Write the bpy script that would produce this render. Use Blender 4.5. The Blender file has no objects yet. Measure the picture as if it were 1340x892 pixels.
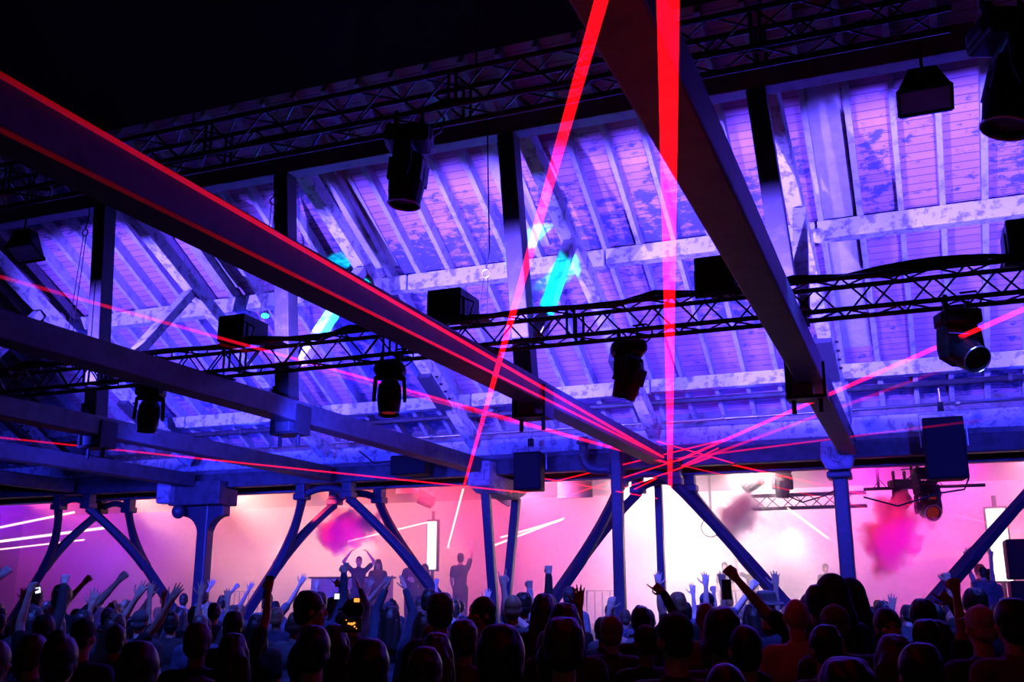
import bpy, bmesh, math, random
from math import sin, cos, tan, pi, radians, sqrt, atan2
from mathutils import Vector, Matrix, Quaternion
random.seed(7)
SC = bpy.context.scene
COL = SC.collection
V = Vector

# ------------------------------------------------------------------ camera
YAW, PIT, FPX = radians(21.8), radians(14.3), 1303.0
CAM = V((0, 0, 1.85))
Fh = V((-sin(YAW), cos(YAW), 0)); RT = V((cos(YAW), sin(YAW), 0)); ZZ = V((0, 0, 1))
FW = Fh * cos(PIT) + ZZ * sin(PIT); UP = -Fh * sin(PIT) + ZZ * cos(PIT)
cd = bpy.data.cameras.new('camera'); co = bpy.data.objects.new('camera', cd); COL.objects.link(co)
cd.sensor_width = 36; cd.lens = 36 * FPX / 1340; cd.clip_end = 200; cd.clip_start = .05
co.matrix_world = Matrix(((RT.x, UP.x, -FW.x, CAM.x), (RT.y, UP.y, -FW.y, CAM.y), (RT.z, UP.z, -FW.z, CAM.z), (0, 0, 0, 1)))
SC.camera = co
SC.view_settings.view_transform = 'Standard'; SC.view_settings.look = 'None'; SC.view_settings.gamma = 1; SC.view_settings.exposure = 0; SC.view_settings.use_curve_mapping = False
SC.cycles.use_denoising = True; SC.cycles.max_bounces = 8; SC.cycles.diffuse_bounces = 1; SC.cycles.transparent_max_bounces = 24; SC.cycles.volume_bounces = 1; SC.cycles.caustics_reflective = False; SC.cycles.caustics_refractive = False

def ray(u, v): return ((u - 670) * RT + (446 - v) * UP + FPX * FW) / FPX
def at(u, v, Y): d = ray(u, v); return CAM + d * (Y / d.y)
def atX(u, v, X): d = ray(u, v); return CAM + d * (X / d.x)
def atZ(u, v, Z): d = ray(u, v); return CAM + d * ((Z - CAM.z) / d.z)
def atD(u, v, D):
    d = ray(u, v); return CAM + d * (D / d.xy.length)

# ------------------------------------------------------------------ materials
def nt(name):
    m = bpy.data.materials.new(name); m.use_nodes = True
    t = m.node_tree; t.nodes.clear()
    return m, t, t.nodes.new('ShaderNodeOutputMaterial')
def N(t, typ, **kw):
    n = t.nodes.new('ShaderNode' + typ)
    for k, v in kw.items():
        if k in n.inputs: n.inputs[k].default_value = v
        else: setattr(n, k, v)
    return n
def c4(c): return (c[0], c[1], c[2], 1)
def ramp(t, src, a, b, c0=(0, 0, 0), c1=(1, 1, 1)):
    r = N(t, 'ValToRGB'); r.color_ramp.elements[0].position = a; r.color_ramp.elements[1].position = b
    r.color_ramp.elements[0].color = c4(c0); r.color_ramp.elements[1].color = c4(c1)
    t.links.new(src, r.inputs['Fac']); return r
def mix(t, fac, a, b):
    m = N(t, 'Mix', data_type='RGBA'); L = t.links.new
    if isinstance(fac, float): m.inputs[0].default_value = fac
    else: L(fac, m.inputs[0])
    for i, x in ((6, a), (7, b)):
        if isinstance(x, tuple): m.inputs[i].default_value = c4(x)
        else: L(x, m.inputs[i])
    return m.outputs[2]
def pbr(name, c, rough=.6, metal=0., worn=None, scale=6., lo=.5, hi=.65, bump=.0, stretch=(1, 1, 1), spec=.5):
    """a plain or worn surface: base colour c, patches of colour worn from a noise"""
    m, t, out = nt(name); L = t.links.new
    b = N(t, 'BsdfPrincipled', Roughness=rough, Metallic=metal); b.inputs['Specular IOR Level'].default_value = spec
    tc = N(t, 'TexCoord'); mp = N(t, 'Mapping'); mp.inputs['Scale'].default_value = stretch
    L(tc.outputs['Object'], mp.inputs['Vector'])
    no = N(t, 'TexNoise', Scale=scale, Detail=6., Roughness=.65); L(mp.outputs[0], no.inputs['Vector'])
    if worn:
        r = ramp(t, no.outputs['Fac'], lo, hi)
        L(mix(t, r.outputs['Color'], c, worn), b.inputs['Base Color'])
    else:
        d = tuple(x * .78 for x in c)
        r = ramp(t, no.outputs['Fac'], .35, .65)
        L(mix(t, r.outputs['Color'], d, c), b.inputs['Base Color'])
    if bump:
        bp = N(t, 'Bump', Strength=bump, Distance=.01); L(no.outputs['Fac'], bp.inputs['Height']); L(bp.outputs[0], b.inputs['Normal'])
    L(b.outputs[0], out.inputs['Surface'])
    return m
def emit(name, c, s, sample=True):
    m, t, out = nt(name); e = N(t, 'Emission', Strength=s); e.inputs['Color'].default_value = c4(c)
    t.links.new(e.outputs[0], out.inputs['Surface'])
    if not sample: m.cycles.emission_sampling = 'NONE'
    return m
def beam_mat(name, c, s, fade=0., rest=.15):
    """laser light crossing the haze: adds its own light to whatever is behind"""
    m, t, out = nt(name); L = t.links.new
    e = N(t, 'Emission', Strength=s); e.inputs['Color'].default_value = c4(c)
    tr = N(t, 'BsdfTransparent'); a = N(t, 'AddShader')
    if fade:   # the beam is scattered away along its length
        tc = N(t, 'TexCoord'); ln = N(t, 'VectorMath', operation='LENGTH'); L(tc.outputs['Object'], ln.inputs[0])
        mr = N(t, 'MapRange'); L(ln.outputs['Value'], mr.inputs['Value'])
        for k, x in (('From Min', fade * .35), ('From Max', fade), ('To Min', s), ('To Max', s * rest)): mr.inputs[k].default_value = x
        L(mr.outputs[0], e.inputs['Strength'])
    L(e.outputs[0], a.inputs[0]); L(tr.outputs[0], a.inputs[1]); L(a.outputs[0], out.inputs['Surface'])
    m.cycles.emission_sampling = 'NONE'
    return m
def roof_mat():
    m, t, out = nt('painted_sarking_boards'); L = t.links.new
    uv = N(t, 'UVMap')
    br = N(t, 'TexBrick', **{'Scale': 1.0, 'Mortar Size': .007, 'Mortar Smooth': .1, 'Brick Width': 1.22, 'Row Height': .15})
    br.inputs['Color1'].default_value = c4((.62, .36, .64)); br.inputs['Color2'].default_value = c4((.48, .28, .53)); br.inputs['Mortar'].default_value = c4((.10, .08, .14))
    L(uv.outputs[0], br.inputs['Vector'])
    mp = N(t, 'Mapping'); mp.inputs['Scale'].default_value = (1.6, 2.6, 1); L(uv.outputs[0], mp.inputs['Vector'])
    n1 = N(t, 'TexNoise', Scale=2.2, Detail=8., Roughness=.7); L(mp.outputs[0], n1.inputs['Vector'])
    n2 = N(t, 'TexNoise', Scale=.28, Detail=2.); L(uv.outputs[0], n2.inputs['Vector'])
    ad = N(t, 'Math', operation='ADD'); L(n1.outputs['Fac'], ad.inputs[0]); L(n2.outputs['Fac'], ad.inputs[1])
    hf = N(t, 'Math', operation='MULTIPLY'); L(ad.outputs[0], hf.inputs[0]); hf.inputs[1].default_value = .5
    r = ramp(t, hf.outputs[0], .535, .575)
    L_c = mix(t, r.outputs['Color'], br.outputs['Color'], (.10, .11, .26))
    b = N(t, 'BsdfPrincipled', Roughness=.7); L(L_c, b.inputs['Base Color'])
    bp = N(t, 'Bump', Strength=.4, Distance=.01); L(br.outputs['Fac'], bp.inputs['Height']); bp.invert = True
    L(bp.outputs[0], b.inputs['Normal']); L(b.outputs[0], out.inputs['Surface'])
    return m
def volume(name, c, dens, ani=.3, noise=None, shape=None):
    m, t, out = nt(name); L = t.links.new
    v = N(t, 'VolumePrincipled', Density=dens, Anisotropy=ani); v.inputs['Color'].default_value = c4(c)
    if noise:
        tc = N(t, 'TexCoord')
        no = N(t, 'TexNoise', Scale=noise[0], Detail=4., Roughness=.55); L(tc.outputs['Object'], no.inputs['Vector'])
        ln = N(t, 'VectorMath', operation='LENGTH'); mp = N(t, 'Mapping'); mp.inputs['Scale'].default_value = shape
        L(tc.outputs['Object'], mp.inputs['Vector']); L(mp.outputs[0], ln.inputs[0])
        # density = clamp((noise*k + 1 - r - k/2)*sharp)*dens
        a = N(t, 'Math', operation='MULTIPLY_ADD'); L(no.outputs['Fac'], a.inputs[0]); a.inputs[1].default_value = noise[1]; a.inputs[2].default_value = .62 - noise[1] * .5
        s = N(t, 'Math', operation='SUBTRACT'); L(a.outputs[0], s.inputs[0]); L(ln.outputs['Value'], s.inputs[1])
        k = N(t, 'Math', operation='MULTIPLY', use_clamp=True); L(s.outputs[0], k.inputs[0]); k.inputs[1].default_value = noise[2]
        d = N(t, 'Math', operation='MULTIPLY'); L(k.outputs[0], d.inputs[0]); d.inputs[1].default_value = dens
        L(d.outputs[0], v.inputs['Density'])
        m.cycles.volume_step_rate = 1.0
    else:
        m.cycles.homogeneous_volume = True
    L(v.outputs[0], out.inputs['Volume'])
    return m

WHITE_TIMBER = pbr('worn_white_painted_timber', (.62, .70, .80), .65, worn=(.26, .27, .36), scale=5.5, lo=.50, hi=.60, bump=.2)
BLUE_TIMBER = pbr('dark_painted_timber', (.065, .064, .085), .6, worn=(.036, .034, .048), scale=4, lo=.45, hi=.62, bump=.2)
DARK_TIMBER = pbr('dark_timber', (.16, .14, .20), .6, worn=(.08, .07, .10), scale=4, bump=.2)
BEAMM = pbr('blue_grey_beam_paint', (.24, .24, .32), .6, worn=(.14, .14, .2), scale=4, bump=.2)
POSTM = pbr('black_stained_timber', (.035, .033, .045), .6, worn=(.07, .065, .09), scale=4, lo=.55, hi=.7, bump=.2)
RAFTER = pbr('painted_rafter', (.48, .54, .66), .6, worn=(.24, .25, .36), scale=5, lo=.5, hi=.68)
NEAR_ROOF = pbr('shade_blackened_roof', (.012, .012, .014), .9)  # near-black colour stands in for the shade on the unlit near roof
PANEL = pbr('smooth_pale_sheet', (.56, .58, .68), .3)
IRON = pbr('painted_cast_iron', (.045, .045, .07), .42, worn=(.085, .08, .115), scale=9, lo=.55, hi=.75)
STONE = pbr('pale_painted_corbel', (.34, .33, .42), .6, worn=(.16, .15, .20), scale=6, lo=.5, hi=.62, bump=.3)
BLACK = pbr('black_powder_coat', (.016, .016, .020), .5, spec=.2)
TRUSSM = pbr('black_truss_tube', (.022, .020, .026), .4)
STEEL = pbr('galvanised_steel', (.5, .5, .54), .35, .8)
CABLE = pbr('black_cable', (.012, .012, .014), .5)
CONCRETE = pbr('dark_concrete', (.10, .10, .11), .8)
FARWALL = pbr('white_plaster_wall', (.85, .82, .84), .9)
SPEAKER = pbr('speaker_cabinet_paint', (.012, .011, .016), .7, spec=.12)
GRILLE = pbr('perforated_grille', (.012, .012, .018), .7, worn=(.03, .03, .04), scale=80, spec=.12)
GLASS = pbr('glass_lens', (.10, .10, .14), .08)
PALEGLASS = pbr('pale_lamp_glass', (.42, .42, .55), .2)
RAIL = pbr('zinc_barrier', (.55, .53, .58), .4, .6)
STAGEM = pbr('stage_skirt_cloth', (.26, .20, .24), .9)
RISER = pbr('pale_desk_front', (.6, .5, .52), .6)
ROOFM = roof_mat()
CYAN = emit('cyan_bulb_glow', (.02, .75, 1), 6)
BLUEGLOW = emit('blue_flood_face', (.25, .18, 1), 4)
WARMW = emit('white_strobe_face', (1, .93, .86), 14)
TUBEW = emit('white_light_tube', (1, .88, .88), 2.0)
AMBERLED = emit('amber_display', (1, .32, .05), 1.6)
WHITESCR = emit('lit_phone_screen', (.8, .85, 1), 1.2)
GREENLED = emit('green_indicator', (.2, 1, .4), 4)
REDL = emit('red_lens_glow', (1, .05, .05), .14, False)
LASER = beam_mat('red_laser_light', (1, .004, .012), .75)
LASERB = beam_mat('strong_red_laser_light', (1, .002, .006), .95)
LASERD = beam_mat('faint_red_laser_light', (1, .004, .03), .25)
LASERF = beam_mat('fading_red_laser_light', (1, .004, .012), .8, 16.0, .06)
LASERE = beam_mat('dying_red_laser_light', (1, .004, .012), .75, 14.0, .04)
LASERG = beam_mat('fading_pink_laser_light', (1, .004, .03), .6, 14, .12)
LASERW = beam_mat('pale_laser_light', (1, .62, .45), .9)

# ------------------------------------------------------------------ mesh building
class MB:
    def __init__(s): s.bm = bmesh.new()
    def quadbox(s, p, axes):
        """box centred on p with half-axes"""
        ax, ay, az = axes; vs = []
        for i in (-1, 1):
            for j in (-1, 1):
                for k in (-1, 1): vs.append(s.bm.verts.new(p + ax * i + ay * j + az * k))
        for f in ((0, 1, 3, 2), (4, 6, 7, 5), (0, 4, 5, 1), (2, 3, 7, 6), (0, 2, 6, 4), (1, 5, 7, 3)): s.bm.faces.new([vs[i] for i in f])
        return s
    def box(s, lo, hi):
        lo, hi = V(lo), V(hi); h = (hi - lo) / 2
        return s.quadbox((lo + hi) / 2, (V((h.x, 0, 0)), V((0, h.y, 0)), V((0, 0, h.z))))
    def beam(s, a, b, w, h, up=ZZ):
        a, b = V(a), V(b); d = (b - a); L = d.length; d.normalize(); sd = d.cross(up)
        if sd.length < 1e-4: sd = d.cross(V((0, 1, 0)))
        sd.normalize(); u = sd.cross(d)
        return s.quadbox((a + b) / 2, (d * L / 2, sd * w / 2, u * h / 2))
    def tube(s, pts, r, n=8, caps=True):
        pts = [V(p) for p in pts]; rs = r if isinstance(r, (list, tuple)) else [r] * len(pts)
        prev = None; rings = []
        for i, p in enumerate(pts):
            d = (pts[min(i + 1, len(pts) - 1)] - pts[max(i - 1, 0)]).normalized()
            if prev is None:
                x = d.cross(ZZ if abs(d.z) < .9 else V((0, 1, 0))).normalized()
            else:
                x = (prev - d * prev.dot(d)).normalized()
            prev = x; y = d.cross(x)
            rings.append([s.bm.verts.new(p + (x * cos(2 * pi * k / n) + y * sin(2 * pi * k / n)) * rs[i]) for k in range(n)])
        for A, B in zip(rings, rings[1:]):
            for k in range(n): s.bm.faces.new((A[k], A[(k + 1) % n], B[(k + 1) % n], B[k]))
        if caps:
            s.bm.faces.new(rings[0][::-1]); s.bm.faces.new(rings[-1])
        return s
    def cap(s, a, b, ra, rb, n=10, m=3):
        """tapered capsule"""
        a, b = V(a), V(b); d = (b - a).normalized(); pts = []; rs = []
        for i in range(m + 1):
            t = pi / 2 * (i / m); pts.append(a - d * ra * cos(t)); rs.append(max(ra * sin(t), ra * .03))
        for i in range(m + 1):
            t = pi / 2 * (i / m); pts.append(b + d * rb * sin(t)); rs.append(max(rb * cos(t), rb * .03))
        return s.tube(pts, rs, n)
    def ell(s, c, r, seg=16, rings=10, rot=None):
        mt = Matrix.Translation(V(c)) @ (rot.to_4x4() if rot else Matrix.Identity(4)) @ Matrix.Diagonal((r[0], r[1], r[2], 1))
        bmesh.ops.create_uvsphere(s.bm, u_segments=seg, v_segments=rings, radius=1, matrix=mt); return s
    def lathe(s, prof, o=(0, 0, 0), ax=None, n=16):
        """profile [(r,h)...] turned about ax through o"""
        o = V(o); ax = V(ax or (0, 0, 1)).normalized()
        return s.tube([o + ax * h for r, h in prof], [max(r, 1e-4) for r, h in prof], n) if len({h for _, h in prof}) == len(prof) else s._lathe(prof, o, ax, n)
    def _lathe(s, prof, o, ax, n):
        x = ax.cross(ZZ if abs(ax.z) < .9 else V((0, 1, 0))).normalized(); y = ax.cross(x); rings = []
        for r, h in prof: rings.append([s.bm.verts.new(o + ax * h + (x * cos(2 * pi * k / n) + y * sin(2 * pi * k / n)) * max(r, 1e-4)) for k in range(n)])
        for A, B in zip(rings, rings[1:]):
            for k in range(n): s.bm.faces.new((A[k], A[(k + 1) % n], B[(k + 1) % n], B[k]))
        s.bm.faces.new(rings[0][::-1]); s.bm.faces.new(rings[-1]); return s
    def prism(s, poly, ext):
        """planar polygon (3-D points) pushed along ext"""
        e = V(ext); a = [s.bm.verts.new(V(p)) for p in poly]; b = [s.bm.verts.new(V(p) + e) for p in poly]; n = len(a)
        s.bm.faces.new(a[::-1]); s.bm.faces.new(b)
        for i in range(n): s.bm.faces.new((a[i], a[(i + 1) % n], b[(i + 1) % n], b[i]))
        return s
    def build(s, name, mat, parent=None, smooth=False, bevel=0., loc=None):
        bmesh.ops.recalc_face_normals(s.bm, faces=s.bm.faces)
        me = bpy.data.meshes.new(name); s.bm.to_mesh(me); s.bm.free()
        off = base_of(parent) if parent else (V(loc) if loc is not None else V((0, 0, 0)))
        if off.length > 0: me.transform(Matrix.Translation(-off))
        if smooth:
            for p in me.polygons: p.use_smooth = True
        me.materials.append(mat)
        o = bpy.data.objects.new(name, me); COL.objects.link(o)
        if parent:
            o.parent = parent; o['_b'] = list(off)
        else: o.location = off; o['_b'] = list(off)
        if bevel:
            b = o.modifiers.new('edge', 'BEVEL'); b.width = bevel; b.segments = 2; b.limit_method = 'ANGLE'
        return o
def base_of(o): return V(o['_b'])
def tag(o, label=None, cat=None, group=None, kind=None):
    if label: o['label'] = label
    if cat: o['category'] = cat
    if group: o['group'] = group
    if kind: o['kind'] = kind
    return o
def empty(name, loc, label=None, cat=None, group=None, kind=None):
    o = bpy.data.objects.new(name, None); COL.objects.link(o); o.location = V(loc); o['_b'] = list(V(loc)); o.empty_display_size = .1
    return tag(o, label, cat, group, kind)
KIDS = {}
def copy_tree(o, parent=None):
    c = o.copy(); COL.objects.link(c)
    if parent: c.parent = parent
    for ch in [x for x in bpy.data.objects if x.parent == o]: copy_tree(ch, c)
    return c
def pivot(o, loc, rz=0., tilt=0., s=1.):
    o.location = V(loc); o.rotation_euler = (tilt, 0, rz); o.scale = (s, s, s); return o

# ------------------------------------------------------------------ the setting
EAVE_Z, SL = 5.45, tan(radians(30))
def roof_z(y): return EAVE_Z + (20 - y) * SL
RIDGE_Y = 8.6
X0, X1 = -27.0, 4.3
tag(MB().box((-34, -4, -.12), (9, 31.2, 0)).build('floor', CONCRETE), kind='structure')
ceil = MB()
n = V((0, -sin(radians(30)), -cos(radians(30))))
def roof_quad(bm, ya, yb, za, zb, t):
    for xa, xb in ((X0 - 5, X1 + 5),):
        bm.prism([(xa, ya, za), (xb, ya, za), (xb, yb, zb), (xa, yb, zb)], (0, 0, t))
roof_quad(ceil, 20.9, 12.6, roof_z(20.9) + .24, roof_z(12.6) + .24, .06)
CEIL = ceil.build('ceiling', ROOFM); tag(CEIL, kind='structure')
uvl = CEIL.data.uv_layers.new(name='UVMap')
for lp in CEIL.data.loops:
    c = CEIL.data.vertices[lp.vertex_index].co; uvl.data[lp.index].uv = (c.x + 40, (20.9 - c.y) / cos(radians(30)))
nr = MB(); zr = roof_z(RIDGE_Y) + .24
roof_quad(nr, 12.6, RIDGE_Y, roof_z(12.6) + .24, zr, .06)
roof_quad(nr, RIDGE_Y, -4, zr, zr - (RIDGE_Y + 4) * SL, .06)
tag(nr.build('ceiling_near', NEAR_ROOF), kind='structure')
tag(MB().box((-34, 21.7, 4.95), (9, 31.2, 5.05)).build('ceiling_stage', DARK_TIMBER), kind='structure')
tag(MB().box((-34, 31, -.12), (9, 31.2, 5.0)).build('wall_far', FARWALL), kind='structure')
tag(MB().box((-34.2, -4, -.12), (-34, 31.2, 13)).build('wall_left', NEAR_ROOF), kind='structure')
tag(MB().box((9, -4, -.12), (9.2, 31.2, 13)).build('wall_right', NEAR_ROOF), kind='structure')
# rafters belong to the roof
k = 0
for i in range(-46, 8):
    x = -.33 + .61 * i
    w = .08 + .02 * random.random(); d = .24 + .03 * random.random()
    a = V((x - w / 2, 20.6, roof_z(20.6))); b = V((x - w / 2, 12.9, roof_z(12.9)))
    m = MB().beam(a + V((0, 0, .14)), V((x - w / 2, 12.55, roof_z(12.55) + .14)), w, d)
    m.build('rafter', RAFTER, CEIL, bevel=.006)
for xc, y0, y1 in ((-9.0, 12.9, 16.0), (-.72, 12.9, 18.9), (-12.65, 12.9, 16.0), (-5.92, 13, 16.0)):
    z0, z1 = roof_z(y0) + .19, roof_z(y1) + .19
    MB().prism([(xc - .26, y0, z0), (xc + .26, y0, z0), (xc + .26, y1, z1), (xc - .26, y1, z1)], (0, 0, .03)).build('roof_sheet', PANEL, CEIL)

# purlins and the upper beam, split where each truss carries them
PUR = [(-22.2, -19.75), (-19.75, -16.05), (-16.05, -12.25), (-12.25, -8.55), (-8.55, -4.65), (-4.65, -1.07), (-1.07, 2.6), (2.6, 4.3)]
TNAME = ['far end truss', 'second truss from the far end', 'third truss from the far end', 'truss over the big pillar', 'middle truss', 'truss with the laser beams along it', 'truss over the central square column', 'edge truss']
for (y0, y1, z0, z1, nm, what, mat) in ((16.0, 16.26, 7.44, 7.78, 'purlin', 'upper', WHITE_TIMBER), (19.0, 19.26, 5.72, 6.03, 'purlin', 'lower', WHITE_TIMBER)):
    for i, (a, b) in enumerate(PUR):
        o = MB().box((a + .02, y0, z0 + .02 * (i % 2)), (b - .02, y1, z1 - .03)).build(nm, mat, bevel=.012, loc=((a + b) / 2, y0, z0))
        if a < -16 or b > 4: tag(o, f'worn white {what} purlin half hidden at the end of the roof', 'purlin', f'{what} purlins at the roof ends')
        else:
            pos = {-16.05: 'between the two trusses nearest the leftmost pillar', -12.25: 'in the bay holding the boxed floodlight over the rear beams', -8.55: 'in the bay where the steep red laser crosses', -4.65: 'in the bay crossed by the thick vertical laser', -1.07: 'in the bay with the wide moving light and floodlamp'}[a]
            tag(o, f'worn white {what} purlin {pos}', 'purlin', f'{what} purlins under the rafters')
tag(MB().box((-24, 12.48, 8.46), (1.25, 12.76, 8.84)).build('ridge_beam', BEAMM, bevel=.015, loc=(-10, 12.6, 8.46)), 'long dark upper beam carried across the tops of the hanging posts', 'beam', kind='thing')

# trusses
TX = [(-19.9, 'outermost timber roof truss seen edge-on behind the leftmost arch'), (-16.15, 'timber roof truss landing on the thick pillar with a curved head'), (-12.35, 'timber roof truss landing on the iron arch beside the thick pillar'), (-8.6, 'timber roof truss landing on the V-shaped pair of legs'), (-4.68, 'timber roof truss with red lasers skimming along its tie beam'), (-1.05, 'steep dark timber roof truss landing on the square central column')]
for tx, lab in TX:
    zb, zt = 4.37, 4.68
    root = empty('roof_truss', (tx, 12.6, zb), lab, 'roof truss', 'timber roof trusses', 'thing')
    MB().beam((tx, 1.2, (zb + zt) / 2), (tx, 19.47, (zb + zt) / 2), .32, zt - zb).build('tie_beam', BLUE_TIMBER, root, bevel=.02)
    px = tx - .10
    po = MB().beam((px, 12.6, 4.22), (px - .32, 12.6, 8.45), .26, .28, V((0, 1, 0))).build('hanging_post', POSTM, root, bevel=.015)
    st = MB()
    st.box((px - .19, 12.42, 4.22), (px - .15, 12.78, 4.92)).box((tx + .15, 12.42, 4.22), (tx + .19, 12.78, 4.62)).box((px - .19, 12.42, 4.18), (tx + .19, 12.78, 4.22))
    for sx in (px - .12, tx + .1): st.tube([(sx, 12.6, 4.02), (sx, 12.6, 4.2)], .03)
    st.build('iron_strap', BLACK, po)
    MB().beam((tx, 19.4, 4.98), (tx - .3, 12.75, 8.75), .24, .26, V((0, -.5, .86))).build('principal_rafter', WHITE_TIMBER, root, bevel=.015)
    MB().beam((tx - .06, 12.78, 5.35), (tx - .14, 14.62, 7.42), .2, .17, V((0, -.5, .86))).build('strut', WHITE_TIMBER, root, bevel=.012)
    pl = MB().beam((tx - .14, 17.2, 6.08), (tx - .1, 18.1, 5.58), .30, .2, V((0, -.5, .86))).build('fish_plate', IRON, root, bevel=.01)
    bo = MB()
    for j in range(4):
        q = V((tx + .05, 17.3 + .2 * j, 6.02 - .11 * j)); bo.tube([q, q + V((.06, 0, 0))], .022)
    bo.build('bolt_heads', BLACK, pl)
    # bolts along the landing end of the tie beam
    bo = MB()
    for j in range(5):
        q = V((tx + .16, 17.2 + .42 * j, 4.56)); bo.tube([q - V((.02, 0, 0)), q + V((.03, 0, 0))], .035)
    bo.build('bolt_heads', IRON, root)

# wall plates
def long_beam(y0, y1, z0, z1, lab, mat, xa=-30, xb=8.8):
    return tag(MB().box((xa, y0, z0), (xb, y1, z1)).build('plate_beam', mat, bevel=.02, loc=(-10, y0, z0)), lab, 'beam', kind='thing')
long_beam(19.82, 20.12, 4.36, 4.70, 'lower front plate beam resting on the columns, dark blue underside', BLUE_TIMBER)
long_beam(19.90, 20.2, 4.80, 5.16, 'upper front plate beam stacked on the lower one beneath the eaves', WHITE_TIMBER)
MB_ = MB().box((-30, 19.94, 4.70), (8.8, 20.1, 4.80)).build('trim_1', DARK_TIMBER); tag(MB_, kind='structure')
long_beam(21.35, 21.65, 4.36, 4.94, 'rear plate beam behind the iron arches, edged with stage glow', DARK_TIMBER)
fill = MB().box((-30, 20.3, 5.16), (8.8, 20.5, 5.5)).box((-30, 20.2, 4.96), (8.8, 21.7, 5.04)).build('trim_2', DARK_TIMBER); tag(fill, kind='structure')

# pipes along the eaves
def pipe(name, pts, r, mat, lab, cat, brackets=()):
    root = empty(name, pts[0], lab, cat)
    MB().tube(pts, r, 10).build('run', mat, root, smooth=True)
    for p in brackets:
        p = V(p); MB().lathe([(r * 1.5, -.03), (r * 1.5, .03)], p, (1, 0, 0), 12).build('clip', mat, root)
    return root
pipe('conduit', [(-22, 19.3, 5.2), (-12, 19.32, 5.18), (-4.7, 19.3, 5.17), (4, 19.3, 5.2)], .033, STEEL, 'bright thin conduit running along the eaves above the plate beams', 'pipe', [(-18 + 2.1 * i, 19.3, 5.19) for i in range(11)])
pipe('heating_pipe', [(-22, 19.45, 5.62), (4, 19.45, 5.60)], .055, BLUE_TIMBER, 'thicker painted pipe just below the lower purlins', 'pipe', [(-18 + 3.3 * i, 19.45, 5.61) for i in range(7)])

# ------------------------------------------------------------------ columns, legs, raking braces
XC = [-23.3, -16.0, -8.52, -1.26, 6.1]
def pillar_big(x):
    root = empty('pillar', (x, 20, 0), 'thick square pillar with a curved haunched head and heavy capital', 'pillar', kind='thing')
    MB().box((x - .30, 19.72, 0), (x + .30, 20.28, .5)).build('base', IRON, root, bevel=.03)
    MB().box((x - .15, 19.85, .5), (x + .15, 20.15, 4.1)).build('shaft', IRON, root, bevel=.04)
    def arc(sg):
        pts = [(x + sg * .13, 19.86, 3.2)]
        for i in range(7):
            t = i / 6 * pi / 2; pts.append((x + sg * (.13 + .46 * (1 - cos(t))), 19.86, 3.2 + .5 * sin(t)))
        pts += [(x + sg * .59, 19.86, 3.94), (x + sg * .13, 19.86, 3.94)]
        return pts
    for sg in (-1, 1): MB().prism(arc(sg), (0, .28, 0)).build('haunch', IRON, root, bevel=.02)
    MB().box((x - .78, 19.5, 3.94), (x + .72, 19.8, 4.5)).build('capital', BLUE_TIMBER, root, bevel=.03)
    c = MB().box((x - 1.0, 19.3, 3.98), (x - .6, 19.62, 4.5)).build('corbel', STONE, root, bevel=.06)
    MB().box((x - .9, 19.27, 4.1), (x - .7, 19.31, 4.38)).build('carved_panel', STONE, c, bevel=.015)
    MB().box((x - .7, 19.82, 3.94), (x + .66, 20.3, 4.35)).build('bearing_block', BLUE_TIMBER, root, bevel=.03)
    MB().ell((x - .52, 19.6, 3.80), (.16, .16, .17)).build('ball_boss', IRON, root, smooth=True)
pillar_big(-16.0)
def pillar_square(x):
    root = empty('pillar', (x, 20, 0), 'square blue column under the steep dark roof truss', 'pillar', kind='thing')
    MB().box((x - .28, 19.75, 0), (x + .28, 20.25, .5)).build('base', IRON, root, bevel=.03)
    MB().box((x - .135, 19.86, .5), (x + .135, 20.14, 4.05)).build('shaft', IRON, root, bevel=.03)
    MB().box((x - .22, 19.62, 3.98), (x + .22, 20.2, 4.1)).build('necking', IRON, root, bevel=.025)
    m = MB().prism([(x - .20, 19.5, 4.12), (x + .24, 19.5, 4.12), (x + .30, 19.5, 4.32), (x + .24, 19.5, 4.66), (x - .28, 19.5, 4.66), (x - .30, 19.5, 4.32)], (0, .31, 0))
    cp = m.build('capital', STONE, root, bevel=.05)
    c2 = MB().tube([(x - .12, 19.47, 4.55), (x - .12, 19.45, 4.33), (x + .0, 19.44, 4.26), (x + .12, 19.45, 4.33), (x + .12, 19.47, 4.55)], .022, 8)
    c2.tube([(x, 19.45, 4.26), (x, 19.46, 4.58)], .02, 8)
    c2.build('carved_scroll', STONE, cp, smooth=True)
    MB().box((x - .22, 19.9, 4.1), (x + .22, 20.15, 4.355)).build('bearing_block', STONE, root, bevel=.08)
pillar_square(-1.26)
def pillar_v(x):
    root = empty('pillar', (x, 20.6, 0), 'V-shaped pair of iron legs under a carved bracket', 'pillar', kind='thing')
    MB().box((x - .3, 20.2, 0), (x + .3, 21, .9)).build('base', IRON, root, bevel=.03)
    MB().beam((x, 20.42, .85), (x - .05, 19.9, 4.02), .19, .18, V((0, 1, 0))).build('leg', IRON, root, bevel=.03)
    MB().beam((x, 20.75, .85), (x + .05, 21.45, 4.02), .19, .18, V((0, 1, 0))).build('leg', IRON, root, bevel=.03)
    m = MB().prism([(x - .26, 19.35, 4.1), (x - .26, 19.38, 4.62), (x - .26, 19.78, 4.62), (x - .26, 19.8, 4.35), (x - .26, 21.6, 4.35), (x - .26, 21.6, 4.1), (x - .26, 21.1, 3.93), (x - .26, 20.2, 3.95), (x - .26, 19.8, 3.98)], (.52, 0, 0))
    cp = m.build('carved_bracket', STONE, root, bevel=.05)
    MB().box((x - .15, 19.31, 4.2), (x + .15, 19.4, 4.44)).build('carved_panel', STONE, cp, bevel=.02)
pillar_v(-8.52)
root = empty('pillar', (-23.3, 20, 0), 'dark leaning column at the very edge behind the crowd', 'pillar', kind='thing')
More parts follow.
